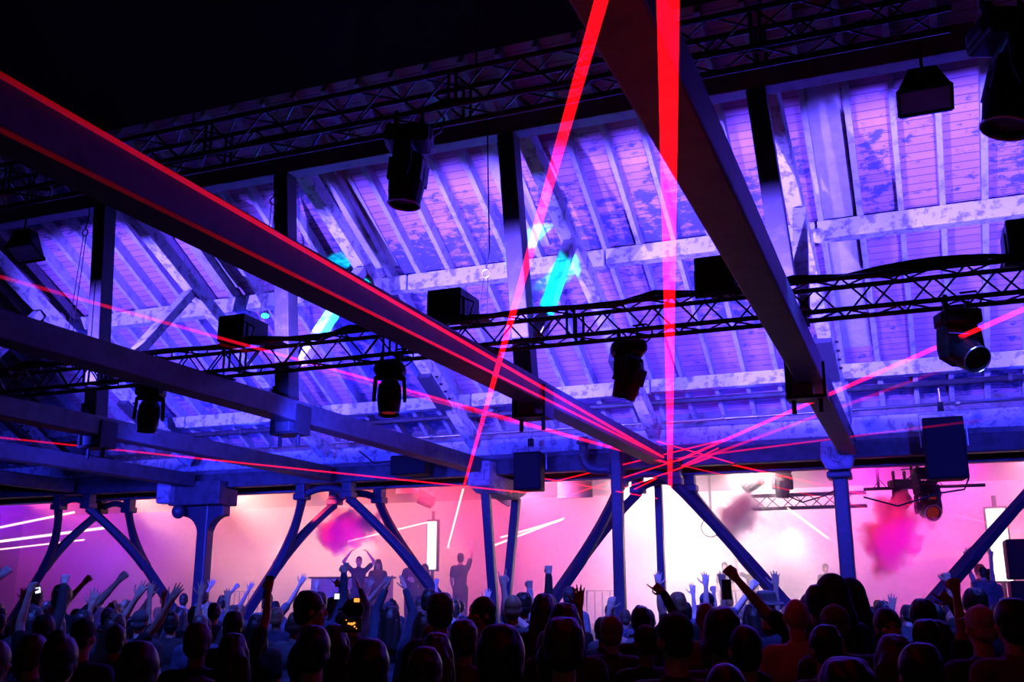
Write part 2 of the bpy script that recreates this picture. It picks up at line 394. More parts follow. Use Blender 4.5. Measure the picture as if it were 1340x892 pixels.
MB().box((-23.6, 19.7, 0), (-23.0, 20.3, .5)).build('base', IRON, root, bevel=.03)
MB().box((-23.5, 19.82, .5), (-23.1, 20.18, 4.36)).build('shaft', IRON, root, bevel=.03)

def brace(xb, xt, lab):
    """raking iron brace: one stem that forks to the front and rear plate beams"""
    s = 1 if xt > xb else -1
    root = empty('raking_brace', (xb + s * .32, 20.6, .6), lab, 'brace', 'forked raking braces under the plate beams')
    foot = V((xb + s * .32, 20.55, .55)); tf = V((xt, 20.0, 4.02)); tr = V((xt, 21.45, 4.02))
    j = foot.lerp((tf + tr) / 2, .60)
    MB().tube([foot, j], [.155, .15], 4).build('stem', IRON, root, bevel=.03)
    dj = (j - foot).normalized()
    for t, nm in ((tf, 'front_fork'), (tr, 'rear_fork')):
        c1 = j + dj * .55 + (t - j) * .12
        pts = []
        for i in range(9):
            q = i / 8; pts.append((j - dj * .15) * (1 - q) ** 2 + c1 * 2 * q * (1 - q) + t * q * q)
        f = MB().tube(pts, [.14, .135, .13, .125, .12, .115, .11, .11, .12], 6).build(nm, IRON, root, bevel=.012)
        MB().box((t.x - .16, t.y - .15, t.z - .02), (t.x + .16, t.y + .15, t.z + .13)).build('shoe', IRON, f, bevel=.025)
        MB().box((t.x - .12, t.y - .12, t.z + .12), (t.x + .12, t.y + .12, 4.37)).build('neck_block', IRON, f, bevel=.02)
    return root
def arch(xa, xb, lab):
    root = empty('iron_arch', ((xa + xb) / 2, 20, 4.1), lab, 'arch', 'iron arches linking brace heads')
    for y, nm in ((20.0, 'front_rib'), (21.45, 'rear_rib')):
        pts = []
        for i in range(11):
            q = i / 10; pts.append((xa + (xb - xa) * q, y, 4.06 + .2 * sin(pi * q) ** .7))
        MB().tube(pts, [.11] + [.085] * 9 + [.11], 8).build(nm, IRON, root, smooth=True)
heads = [(-20.75, -19.75, 'the leftmost iron arch'), (-13.3, -12.05, 'the middle iron arch'), (-5.6, -4.45, 'the laser junction')]
for (xl, xr, nm), (bl, br), txt in zip(heads, ((-23.3, -16.0), (-16.0, -8.52), (-8.52, -1.26)), (('from the edge of the hall', 'down to the thick pillar'), ('from the thick pillar foot', 'down to the V-shaped legs'), ('from the V-shaped legs', 'down to the square central column'))):
    brace(bl, xl, f'blue raking brace rising {txt[0]} to {nm}')
    brace(br, xr, f'blue raking brace from {nm} {txt[1]}')
    arch(xl, xr, {'the leftmost iron arch': 'small curved iron arch between brace heads, furthest from the stage glare', 'the middle iron arch': 'curved iron arch between brace heads beside the red smoke puff', 'the laser junction': 'dark iron arch between brace heads beneath the laser source'}[nm])
brace(-1.26, 2.3, 'blue iron raking brace rising from the square central column past the hung speaker')

# downpipe in front of the plates and the slim post behind
root = empty('downpipe', (-5.5, 19.45, 0), 'slim square downpipe with elbow beside the laser junction', 'pipe')
MB().box((-5.62, 19.38, 0), (-5.40, 19.58, 4.75)).build('vertical_run', IRON, root, bevel=.03)
e = MB().tube([(-5.42, 19.5, 4.32), (-5.9, 19.5, 4.32), (-6.1, 19.5, 4.36), (-6.2, 19.5, 4.5), (-6.22, 19.5, 5.0)], .1, 12).build('elbow', IRON, root, smooth=True)
for p, ax in (((-5.66, 19.5, 4.32), (1, 0, 0)), ((-6.22, 19.5, 4.62), (0, 0, 1)), ((-6.22, 19.5, 4.9), (0, 0, 1))):
    MB().lathe([(.14, -.03), (.14, .03)], p, ax, 14).build('flange', IRON, e)
root = empty('support_post', (-5.25, 21.9, 0), 'slim post standing just behind the square downpipe', 'post')
MB().box((-5.35, 21.8, 0), (-5.15, 22.0, .25)).build('foot', IRON, root)
MB().box((-5.33, 21.82, .25), (-5.17, 21.98, 4.9)).build('shaft', IRON, root, bevel=.02)

# ------------------------------------------------------------------ lighting trusses
def lattice(x0, x1, y, z, w, h, step, r, lab):
    root = empty('lighting_truss', (x0, y, z), lab, 'lighting truss')
    for dy in (-w / 2, w / 2):
        for dz in (0, h): MB().tube([(x0, y + dy, z + dz), (x1, y + dy, z + dz)], r, 8).build('chord', TRUSSM, root, smooth=True)
    lat = MB()
    n = int((x1 - x0) / step)
    for i in range(n):
        xa, xb = x0 + i * step, x0 + (i + 1) * step; a, b = (0, h) if i % 2 else (h, 0)
        lat.tube([(xa, y - w / 2, z + a), (xb, y - w / 2, z + b)], r * .42, 5)
        lat.tube([(xa, y + w / 2, z + b), (xb, y + w / 2, z + a)], r * .42, 5)
        p, q = (-w / 2, w / 2) if i % 2 else (w / 2, -w / 2)
        lat.tube([(xa, y + p, z + h), (xb, y + q, z + h)], r * .42, 5)
        lat.tube([(xa, y + q, z), (xb, y + p, z)], r * .42, 5)
        if i % 8 == 7:
            for dy in (-w / 2, w / 2):
                lat.tube([(xb - .03, y + dy, z), (xb - .03, y + dy, z + h)], r * .6, 6); lat.tube([(xb + .06, y + dy, z), (xb + .06, y + dy, z + h)], r * .6, 6)
    lat.build('lattice', TRUSSM, root)
    return root
LTY, LTZ = 10.7, 4.73
LOWER = lattice(-15.5, 3.0, LTY, LTZ, .34, .34, .30, .028, 'long black lattice truss resting on the tie beams, carrying flood boxes')
MB().tube([(x * .5 - 15, LTY + .1 * sin(x * 1.7), LTZ + .40 + .035 * sin(x * 2.3)) for x in range(35)], .035, 6).build('cable_loom', CABLE, LOWER, smooth=True)
MB().tube([(x * .25 - .6, LTY, LTZ + .39 + .05 * sin(pi * x / 8)) for x in range(9)], [.02, .04, .06, .07, .075, .07, .06, .04, .02], 8).build('cable_bundle', CABLE, LOWER, smooth=True)
for tx in (-12.35, -8.6, -4.68, -1.05):
    MB().box((tx - .18, LTY - .24, 4.682), (tx + .18, LTY + .24, 4.70)).build('packing_plate', BLACK, LOWER)
UTY = 9.2
p = at(450, 165, UTY); UTZ = p.z
UPPER = lattice(-14.5, .75, UTY + .2, UTZ, .40, .42, .42, .032, 'high black lattice truss hung in the dark above the upper beam')
MB().tube([(x * .5 - 13.5, UTY + .1 + .08 * sin(x * 1.3), UTZ + .05 + .03 * sin(x * 2.9)) for x in range(28)], .03, 6).build('cable_loom', CABLE, UPPER, smooth=True)
for x in (-12.0, -8.2, -4.2, -1.0):
    MB().tube([(x, UTY + .2, UTZ + .42), (x, UTY + .2, roof_z(UTY + .2) + .1)], .012, 6).build('hanging_wire', CABLE, UPPER)

# ------------------------------------------------------------------ fixtures
def moving_head(name, tilt, pan=0., lens=REDL, s=1.0):
    """hung moving light, hook at the origin, built hanging down -Z"""
    root = empty(name, (0, 0, 0))
    base = MB()
    base.box((-.17, -.15, -.22), (.17, .15, -.08)).box((-.19, -.10, -.20), (.19, .10, -.10))
    base.build('base', BLACK, root, bevel=.025)
    for sx in (-.1, .1):
        cl = MB(); cl.tube([(sx, -.05, .02), (sx, -.04, .06), (sx, 0, .075), (sx, .04, .06), (sx, .05, .02)], .014, 6); cl.box((sx - .02, -.02, -.09), (sx + .02, .02, .02)); cl.build('clamp', BLACK, root)
    rot = Matrix.Rotation(pan, 4, 'Z')
    y = MB()
    y.box((-.17, -.06, -.27), (.17, .06, -.21))
    for sx in (-1, 1): y.prism([(sx * .19, -.07, -.24), (sx * .19, .07, -.24), (sx * .205, .075, -.42), (sx * .205, .05, -.54), (sx * .205, -.05, -.54), (sx * .205, -.075, -.42)], (-sx * .045, 0, 0))
    bmesh.ops.transform(y.bm, matrix=rot, verts=y.bm.verts); y.build('yoke', BLACK, root, bevel=.015)
    hm = rot @ Matrix.Translation((0, 0, -.45)) @ Matrix.Rotation(tilt, 4, 'X')
    h = MB(); h._lathe([(.02, .17), (.10, .165), (.135, .10), (.145, .0), (.14, -.12), (.125, -.22), (.125, -.25), (.10, -.25), (.098, -.21)], V((0, 0, 0)), V((0, 0, 1)), 18)
    h.box((-.11, -.135, -.08), (.11, .135, .10))
    bmesh.ops.transform(h.bm, matrix=hm, verts=h.bm.verts); hd = h.build('head', BLACK, root, smooth=False, bevel=.008)
    l = MB()._lathe([(.001, -.225), (.098, -.218), (.098, -.212), (.001, -.212)], V((0, 0, 0)), V((0, 0, 1)), 18)
    bmesh.ops.transform(l.bm, matrix=hm, verts=l.bm.verts); l.build('lens', lens, hd)
    rg = MB().tube([(.126 * cos(a * pi / 8), .126 * sin(a * pi / 8), -.25) for a in range(17)], .008, 6, False)
    bmesh.ops.transform(rg.bm, matrix=hm, verts=rg.bm.verts); rg.build('lens_rim', STEEL, hd)
    cb = MB().tube([(.12, .1, -.12), (.24, .12, -.02), (.27, .06, .05), (.2, 0, .12), (.05, .0, .1)], .011, 6); cb.build('power_cable', CABLE, root, smooth=True)
    return root
def place_mh(u, v, Y, tilt, pan, s, lab, z=None, group='moving lights under the lower lattice truss', lens=REDL):
    r = moving_head('moving_light', tilt, pan, lens); p = at(u, v, Y)
    if z is not None: p.z = z
    pivot(r, p, YAW, 0, s); tag(r, lab, 'moving light', group); return r
hz = LTZ - .085
def hook(u): return at(u, 480, LTY).x
for u, v, tilt, pan, s, lab in ((198, 505, .25, .4, 1.0, 'black moving light nearest the leftmost hanging post, under the lower truss'), (511, 472, -.15, .1, 1.02, 'black moving light crossed by two pink laser lines, under the lower truss'), (822, 440, .35, .9, 1.05, 'slim tilted moving light just beside the thick vertical laser'), (1250, 392, -1.0, .2, 1.08, 'wide moving light with a crescent rim crossed by the rising laser')):
    LN = GLASS if u > 900 else REDL
    p = atZ(u, v, LTZ - .085)
    d = ray(u, v); P = CAM + d * ((LTY - .17) / d.y)
    place_mh(u, v, LTY - .17, tilt, pan, s, lab, z=LTZ - .05 * s, lens=LN)
for u, v, tilt, s, lab in ((535, 186, .1, 1.45, 'large black moving light hanging alone from the high truss'), (1312, -20, .3, 1.75, 'large black moving light cut by the top corner beside the floodlamp')):
    place_mh(u, v, UTY, tilt, 1.4, s, lab, z=UTZ - .1, group='moving lights under the high truss', lens=GLASS)

def flood_box(u, v, Y, z, w, lab):
    x = at(u, v, Y).x if Y else u; root = empty('flood_light', (x, LTY, z), lab, 'floodlight', 'flood boxes on the lower truss')
    MB().box((x - w / 2, LTY - .12, z + .06), (x + w / 2, LTY + .14, z + .42)).build('housing', BLACK, root, bevel=.02)
    MB().box((x - w / 2 + .03, LTY + .141, z + .09), (x + w / 2 - .03, LTY + .15, z + .39)).build('lamp_face', BLUEGLOW, root)
    st = MB()
    for sx in (-1, 1): st.box((x + sx * (w / 2 + .01) - .01, LTY - .03, z - .02), (x + sx * (w / 2 + .01) + .01, LTY + .03, z + .3))
    st.box((x - w / 2 - .02, LTY - .03, z - .02), (x + w / 2 + .02, LTY + .03, z + .02)).build('bracket', BLACK, root)
    MB().tube([(x + w / 2, LTY - .1, z + .3), (x + w / 2 + .18, LTY - .1, z + .2), (x + w / 2 + .1, LTY - .1, z)], .012, 6).build('cable', CABLE, root, smooth=True)
    zl, yl = z + .25, LTY + .22
    MB().box((x - w / 2, LTY + .1, zl + .15), (x + w / 2, yl + .148, zl + .157)).build('barn_door', BLACK, root)
    MB().box((x - w / 2, LTY + .1, zl - .022), (x + w / 2, yl + .75, zl - .015)).build('barn_door', BLACK, root)
    for sx in (-1, 1): MB().box((x + sx * w / 2 - .004, LTY + .1, zl - .15), (x + sx * w / 2 + .004, yl + w / 2 / (.75 if sx < 0 else 1.0), zl + .15)).build('barn_door', BLACK, root)
    MB().box((x + .02, LTY - .126, z + .36), (x + .08, LTY - .12, z + .375)).build('badge', STEEL, root)
    return V((x, LTY + .2, z + .25))
FL = [flood_box(*a) for a in ((-13.75, 0, 0, LTZ + .36, .44, 'black flood box at the extreme edge beyond the leftmost hanging post'), (307, 450, LTY, LTZ + .36, .42, 'black flood box between the leftmost hanging posts, touched by a laser'), (585, 420, LTY, LTZ + .36, .46, 'black flood box standing above the laser-edged tie beam'), (938, 385, LTY, LTZ + .36, .44, 'black flood box tucked behind the steep dark tie beam'), (1352, 340, LTY, LTZ + .36, .44, 'black flood box cut by the frame edge beside the cyan lamp'))]

def work_light(P, s, lab):
    root = empty('work_light', P, lab, 'floodlamp', 'dead floodlamps below the upper beam')
    x, y, z = P
    fr = MB()
    fr.beam((x - .27 * s, y - .05, z - .12 * s), (x + .27 * s, y - .05, z - .12 * s), .04, .04).beam((x - .27 * s, y + .22 * s, z - .29 * s), (x + .27 * s, y + .22 * s, z - .29 * s), .04, .04)
    for sx in (-1, 1): fr.beam((x + sx * .27 * s, y - .05, z - .12 * s), (x + sx * .27 * s, y + .22 * s, z - .29 * s), .04, .04)
    fr.build('rim', BLACK, root)
    MB().prism([(x - .25 * s, y - .04, z - .11 * s), (x + .25 * s, y - .04, z - .11 * s), (x + .25 * s, y + .21 * s, z - .28 * s), (x - .25 * s, y + .21 * s, z - .28 * s)], (0, .004, .012)).build('glass', PALEGLASS, root)
    hs = MB(); a = [V((x - .26 * s, y - .05, z - .1 * s)), V((x + .26 * s, y - .05, z - .1 * s)), V((x + .26 * s, y + .22 * s, z - .26 * s)), V((x - .26 * s, y + .22 * s, z - .26 * s))]
    b = [V((x - .14 * s, y - .02, z + .14 * s)), V((x + .14 * s, y - .02, z + .14 * s)), V((x + .14 * s, y + .16 * s, z + .12 * s)), V((x - .14 * s, y + .16 * s, z + .12 * s))]
    va = [hs.bm.verts.new(q) for q in a]; vb = [hs.bm.verts.new(q) for q in b]
    hs.bm.faces.new(vb)
    for i in range(4): hs.bm.faces.new((va[i], va[(i + 1) % 4], vb[(i + 1) % 4], vb[i]))
    hs.build('reflector_hood', BLACK, root)
    MB().tube([(x, y + .05, z + .1 * s), (x, y + .05, 8.5)], .02, 6).build('hanger', BLACK, root)
P = at(1208, 104, 12.3); work_light((P.x, 12.3, P.z), 1.15, 'floodlamp with pale glass under the upper beam near the large corner moving light')
P = at(28, 312, 12.3); work_light((P.x, 12.3, P.z), 1.2, 'floodlamp with pale glass at the far end beyond the leftmost hanging post')

def bulb(P, lab):
    root = empty('cyan_lamp', P, lab, 'lamp', 'small cyan lamps'); P = V(P)
    MB().ell(P, (.075, .075, .05)).build('globe', CYAN, root, smooth=True)
    MB().lathe([(.05, .02), (.06, .06), (.03, .12)], P, (0, .5, .86), 12).build('holder', BLACK, root)
bulb(at(1318, 309, 15.7), 'small glowing cyan lamp under the upper purlin by the frame edge')
bulb(at(347, 413, 15.4), 'small glowing cyan lamp beside the hanging post over the flood box')
P = at(1066, 309, 15.6)
root = empty('spot_lamp', P, 'pale round spot lamp clipped on the upper purlin by the steep truss', 'lamp')
MB().lathe([(.03, -.16), (.09, -.13), (.11, 0), (.12, .1), (.10, .105)], P, (.75, -.6, -.2), 14).build('can', WHITE_TIMBER, root, smooth=True)
MB().box((P.x - .03, P.y, P.z - .03), (P.x + .03, P.y + .4, P.z + .03)).build('bracket', BLACK, root)

# rigging chains hung from the upper beam
def chain(u, v, Y, L, lab):
    p = at(u, v, Y); root = empty('rigging_chain', p, lab, 'chain', 'rigging chains from the upper beam')
    sl = MB().tube([(p.x, p.y, 8.5), (p.x + .05, p.y, p.z + .25), (p.x, p.y, p.z)], .011, 6).build('sling', CABLE, root)
    rg = MB().tube([(p.x + .06 * cos(a * pi / 6), p.y, p.z - .06 + .06 * sin(a * pi / 6)) for a in range(13)], .014, 6, False).build('shackle', STEEL, root, smooth=True)
    w = MB()
    for dx in (-.03, .03): w.tube([(p.x + dx, p.y, p.z - .1), (p.x + dx * 2, p.y - .1, p.z - L)], .008, 5)
    w.build('wire', CABLE, root)
chain(358, 258, 12.3, 2.6, 'shackle and twin wires just beside the tall post behind the laser-edged beam')
chain(112, 300, 12.3, 2.5, 'shackle and twin wires close to the leftmost hanging post')
chain(636, 352, 12.0, .75, 'thin wires dropping to the truss beside the boxed floodlight')

# ------------------------------------------------------------------ hung speakers
def speaker(x, y, z, w, d, h, lab, bracket=True, rz=0.):
    root = empty('loudspeaker', (x, y, z), lab, 'speaker', 'hung loudspeakers below the plate beams')
    MB().prism([(x - w / 2, y - d / 2, z), (x + w / 2, y - d / 2, z), (x + w * .36, y + d / 2, z), (x - w * .36, y + d / 2, z)], (0, 0, h)).build('cabinet', SPEAKER, root, bevel=.025)
    MB().box((x - w / 2 + .03, y - d / 2 - .012, z + .03), (x + w / 2 - .03, y - d / 2 + .005, z + h - .05)).build('grille', GRILLE, root, bevel=.008)
    if bracket:
        b = MB(); t = .012
        b.tube([(x - w / 2 - .04, y, z + h * .55), (x - w / 2 - .04, y, z + h + .1), (x + w / 2 + .04, y, z + h + .1), (x + w / 2 + .04, y, z + h * .55)], .014, 6)
        b.tube([(x, y, z + h + .1), (x, y, z + h + .55)], .02, 6)
        b.build('yoke_bracket', STEEL, root)
        MB().box((x - .05, y - .05, z + h + .14), (x + .05, y + .05, z + h + .3)).build('clamp', BLACK, root)
    return root
p = at(695, 642, 19.3); speaker(p.x, 19.3, p.z, .6, .5, .78, 'tall dark loudspeaker hung between the V-shaped legs and the downpipe')
p = at(1241, 628, 19.0); speaker(p.x, 19.0, p.z, .68, .5, 1.08, 'largest loudspeaker hung near the raking brace, with a wire bracket')
p = at(540, 622, 19.2); speaker(p.x, 19.2, p.z, .85, .5, .42, 'wide low loudspeaker on the plate beam beside the middle iron arch', False)
# loose cabling around the speaker
for pts, lab in (([at(470, 590, 19.1), at(490, 606, 19.1), at(520, 602, 19.1), at(545, 598, 19.1)], 'loose black cable looped over the wide low loudspeaker'), ([at(1130, 650, 19.2), at(1175, 662, 19.2), at(1230, 645, 19.2), at(1262, 640, 19.2), at(1268, 625, 19.2)], 'slack black cable swinging below the largest loudspeaker'), ([at(1030, 648, 22.4), at(1050, 657, 22.4), at(1080, 648, 22.4), at(1095, 640, 22.4)], 'slack cable sagging toward the square central column')):
    tag(MB().tube(pts, .018, 6).build('cable', CABLE, smooth=True, loc=pts[0]), lab, 'cable')

# ------------------------------------------------------------------ the stage bay
tag(MB().box((-20, 25.4, 0), (6, 30.6, 1.0)).build('stage_platform', STAGEM, bevel=.03, loc=(-8, 25.4, 0)), 'low dark-skirted stage platform seen dimly through the haze', 'stage', kind='thing')
def barrier(x0, x1, y, lab):
    root = empty('crowd_barrier', (x0, y, 0), lab, 'barrier', 'zinc crowd barriers before the stage')
    MB().tube([(x0, y, .02), (x0, y, 1.95), (x1, y, 1.95), (x1, y, .02)], .03, 8).build('frame', RAIL, root, smooth=True)
    b = MB(); n = int((x1 - x0) / .16)
    for i in range(1, n): b.tube([(x0 + (x1 - x0) * i / n, y, .1), (x0 + (x1 - x0) * i / n, y, 1.93)], .014, 6)
    b.build('grille_bars', RAIL, root)
for u0, u1, lab in ((296, 345, 'pale barred crowd barrier behind the raised pink arms by the thick pillar'), (925, 1000, 'pale barred crowd barrier behind the dark phone, under the white glare'), (768, 808, 'pale barred crowd barrier beside the downpipe')):
    a, b = at(u0, 765, 24.6), at(u1, 765, 24.6); barrier(a.x, b.x, 24.6, lab)
a, b = at(412, 757, 24.9), at(505, 757, 24.9)
root = empty('performer_desk', ((a.x + b.x) / 2, 24.9, 0), 'pale desk front seen through haze behind the raised blue fist', 'desk')
MB().box((a.x, 24.7, 1.0), (b.x, 25.35, a.z)).build('front_panel', RISER, root, bevel=.02)
MB().box((a.x - .05, 24.65, a.z), (b.x + .05, 25.4, a.z + .05)).build('desk_top', SPEAKER, root)
MB().box((a.x + .1, 24.75, 0), (b.x - .1, 25.3, 1.0)).build('plinth', STAGEM, root)
p = at(1332, 770, 21.5)
root = empty('speaker_stack', (p.x + .1, 22.6, 0), 'dark purple subwoofer stack cut by the frame edge behind the crowd', 'speaker')
x = at(1318, 740, 22.6).x
for i, (z0, z1) in enumerate(((0, 1.05), (1.08, 2.12), (2.15, at(1318, 706, 22.6).z))):
    c = MB().box((x, 22.3, z0), (x + 1.3, 23.2, z1)).build('cabinet', SPEAKER, root, bevel=.03)
    MB().box((x + .05, 22.28, z0 + .05), (x + 1.25, 22.3, z1 - .05)).build('grille', GRILLE, c)

# stage trusses and lamps
def stage_truss(u0, u1, v, Y, lab):
    a, b = at(u0, v, Y), at(u1, v, Y); return lattice(a.x, b.x, Y, a.z, .3, .3, .32, .03, lab)
stage_truss(985, 1135, 666, 24.0, 'pale short lattice truss hung in the haze left of the square central column')
root = empty('lamp_bar', at(1190, 642, 23), 'dark horizontal lamp bar cluttered with fixtures below the largest loudspeaker', 'lamp bar')
a, b = at(1130, 640, 23), at(1290, 640, 23)
MB().tube([a, V((b.x, a.y, a.z))], .035, 8).build('bar', BLACK, root)
for u in (1150, 1195, 1215):
    q = at(u, 640, 23); MB().tube([(q.x, 23, a.z), (q.x, 23, 4.95)], .03, 6).build('drop_pole', BLACK, root)
zb = MB()
for i in range(5):
    xa = a.x + .2 + i * .28; zb.tube([(xa, 23, a.z), (xa + .14, 23, a.z + .2), (xa + .28, 23, a.z)], .012, 5)
zb.build('lattice', BLACK, root)
for u, v, Y, tilt, pan, s, lab in ((1207, 606, 22.8, -1.1, .3, 1.25, 'moving light with bright crescent hung beside the largest loudspeaker'), (1211, 628, 22.6, -1.2, -.1, 1.3, 'lowest moving light of the cluster, round lens facing the crowd'), (1176, 622, 23.0, .9, .8, 1.2, 'sideways moving light on the lamp bar above the tall smoke plume'), (1022, 605, 23.6, .2, .1, 1.15, 'lone moving light hung close to the central column capital, before the haze')):
    r = place_mh(u, v, Y, tilt, pan, s, lab, group='moving lights over the stage', lens=REDL)
def par(u, v, Y, rz, lab):
    p = at(u, v, Y); root = empty('par_can', p, lab, 'stage lamp', 'par cans over the stage')
    ax = V((cos(rz), -.35, sin(rz)))
    MB().lathe([(.06, -.2), (.17, -.16), (.19, .05), (.19, .26), (.165, .262)], p, ax, 14).build('can', BLACK, root)
    MB().tube([p + V((-.22, 0, 0)), p + V((-.22, 0, .28)), p + V((.22, 0, .28)), p + V((.22, 0, 0))], .016, 6).build('yoke', BLACK, root)
    MB().tube([p + V((0, 0, .28)), V((p.x, p.y, 4.95))], .02, 6).build('hanger', BLACK, root)
par(982, 632, 23.2, .55, 'angled par can hung over the white glare')
par(664, 652, 24.5, 2.5, 'dim par can hung behind the tall dark loudspeaker')
par(560, 655, 25.5, 2.7, 'faint par can lost in pink haze above the bright light tower')
for u0, u1, v0, v1, Y, lab in ((730, 775, 622, 652, 24.5, 'dark hanging banner box behind the tall dark loudspeaker'), (519, 548, 632, 646, 25.0, 'pale hanging panel in pink haze right of the middle iron arch'), (336, 352, 628, 644, 25, 'small pale hanging panel left of the middle iron arch')):
    a, b = at(u0, v1, Y), at(u1, v0, Y); root = empty('hanging_panel', (a.x, Y, a.z), lab, 'panel', 'panels hung over the stage')
    MB().box((a.x, Y - .05, a.z), (b.x, Y + .05, b.z)).build('board', STAGEM if u0 == 730 else RISER, root, bevel=.01)
    MB().tube([((a.x + b.x) / 2, Y, b.z), ((a.x + b.x) / 2, Y, 4.95)], .015, 6).build('hanger', BLACK, root)
def tower(u, v0, v1, Y, w, lab):
    a, b = at(u, v1, Y), at(u, v0, Y); x = a.x; root = empty('light_tower', (x, Y, 0), lab, 'light tower', 'white light towers on the stage')
    MB().tube([(x, Y, 0 if Y < 25.4 else 1.0), (x, Y, b.z + .3)], .05, 8).build('mast', BLACK, root)
    MB().box((x - w / 2, Y - .12, a.z), (x + w / 2, Y - .05, b.z)).build('lamp_face', TUBEW, root, bevel=.03)
    MB().box((x - w / 2 - .04, Y - .05, a.z - .05), (x + w / 2 + .04, Y + .05, b.z + .05)).build('housing', BLACK, root)
tower(566, 682, 745, 27.0, .30, 'glowing white vertical light tower behind the long raking brace')
tower(1313, 665, 760, 26.0, .42, 'glowing white vertical light tower by the dark purple speaker stack')
tower(-12, 675, 715, 27.0, .5, 'glowing pale light tower at the extreme edge behind the leftmost brace')
p = at(930, 690, 26.5)
root = empty('blinder_lamp', p, 'dazzling white blinder lamp at the heart of the glare', 'stage lamp')
MB().lathe([(.24, .14), (.26, .0), (.22, -.02)], p, (0, 1, 0), 20).build('housing', BLACK, root)
MB().lathe([(.22, -.01), (.20, -.03)], p, (0, 1, 0), 20).build('lamp_face', WARMW, root)
MB().tube([p + V((0, .1, .2)), V((p.x, p.y + .1, 4.95))], .03, 6).build('hanger', BLACK, root)

# haze over the stage bay and dense smoke puffs
HZ = MB().box((-33.9, 22.05, .02), (8.9, 30.95, 4.93)).build('haze', volume('pale_stage_haze', (.97, .93, .95), .10, .05))
tag(HZ, 'pale stage haze filling the bay behind the columns', 'haze', kind='stuff')
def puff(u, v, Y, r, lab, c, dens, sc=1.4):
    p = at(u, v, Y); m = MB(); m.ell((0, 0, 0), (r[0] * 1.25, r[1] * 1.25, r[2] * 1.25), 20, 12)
    o = m.build('smoke_puff', volume('light_tinted_smoke_%d' % u, c, dens, .1, (sc, 2.1, 3.2), (1 / r[0], 1 / r[1], 1 / r[2])))  # the pink tint puts magenta stage light into the smoke colour
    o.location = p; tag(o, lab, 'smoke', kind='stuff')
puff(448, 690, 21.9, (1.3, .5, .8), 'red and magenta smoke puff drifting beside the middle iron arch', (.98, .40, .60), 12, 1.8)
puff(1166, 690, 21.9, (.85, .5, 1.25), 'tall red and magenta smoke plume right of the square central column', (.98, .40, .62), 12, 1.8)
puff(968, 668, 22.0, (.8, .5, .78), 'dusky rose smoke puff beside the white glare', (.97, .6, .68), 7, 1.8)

# ------------------------------------------------------------------ lasers
lr = empty('laser_projector', (-5.0, 19.5, 4.0), 'small black laser projector at the junction of the red beams', 'laser projector')
SRC = at(876, 606, 19.3)
MB().box((SRC.x - .17, SRC.y + .05, SRC.z - .1), (SRC.x + .17, SRC.y + .42, SRC.z + .1)).build('housing', BLACK, lr, bevel=.015)
MB().box((SRC.x - .05, SRC.y + .02, SRC.z - .05), (SRC.x + .05, SRC.y + .05, SRC.z + .05)).build('aperture', REDL, lr)
MB().box((SRC.x - .03, SRC.y + .2, SRC.z + .1), (SRC.x + .03, SRC.y + .26, 4.4)).build('bracket', BLACK, lr)
def laser(a, b, r, mat, lab, grp='red laser beams'):
    a, b = V(a), V(b)
    if grp == 'red laser beams':
        if mat is LASERD: mat = beam_mat('faint_red_laser_light', (1, .004, .03), .3, (b - a).length, 0.)
        elif (b - a).length > 6: b = b + (b - a).normalized() * 5
    o = MB().tube([a, b], r, 10).build('laser_ray', mat, loc=a); return tag(o, lab, 'laser beam', grp)
S = SRC
laser(at(877, 642, 19.6), at(874, -60, 2.6), .037, LASERB, 'thick vertical red laser beam rising overhead from the junction')
laser(at(586, 716, 24), at(606, 640, 19.2), .02, LASERW, 'thin pale start of the steep laser behind the V-shaped legs')
laser(at(606, 640, 19.2), at(804, -60, 2.6), .024, LASERB, 'steep red laser beam climbing across the middle hanging post')
SA = atX(868, 598, -4.47)
laser(SA, atX(-60, 63, -4.49), .019, LASERF, 'red laser beam skimming the upper edge of the long tie beam')
laser(SA, atX(-60, 140, -4.46), .015, LASERE, 'red laser beam skimming the lower edge of the long tie beam')
laser(S, at(-60, 345, 7), .020, LASERG, 'pink laser beam crossing two flood boxes toward the leftmost post')
laser(S, at(250, 440, 10), .020, LASERD, 'faint pink laser beam just below the one crossing the flood boxes')
laser(at(760, 652, 20.5), at(-60, 566, 11), .015, LASERG, 'long shallow laser beam over the iron arches to the far edge')
laser(at(888, 602, 19.3), at(1400, 378, 9), .022, LASER, 'rising laser beam crossing the wide moving light')
laser(at(900, 606, 19.4), at(1270, 470, 14.6), .024, LASERD, 'faint rising laser beam that fades below the wide moving light')
laser(at(884, 600, 19.5), at(1320, 545, 16), .016, LASERD, 'faint flattest laser beam rising toward the largest loudspeaker')
laser(at(800, 572, 19.5), at(1312, 688, 24), .016, LASER, 'thin laser beam descending across the square central column')
laser(at(880, 606, 19.5), at(1290, 700, 24), .014, LASERD, 'faint thin laser beam descending just under the brighter one')
for (u0, v0, u1, v1), lab in zip(((660, 646, 960, 572), (700, 662, 905, 596), (770, 655, 930, 598), (690, 622, 860, 652), (800, 560, 960, 606), (830, 640, 940, 586)), ('shallow crossing laser beam just under the tall dark loudspeaker', 'lower crossing laser beam between loudspeaker and downpipe', 'short crossing laser beam over the downpipe elbow', 'short falling laser beam across the dark arch', 'short falling laser beam above the junction', 'short rising laser beam below the junction')):
    laser(at(u0, v0, 20.6), at(u1, v1, 18.9), .012, LASER, lab)
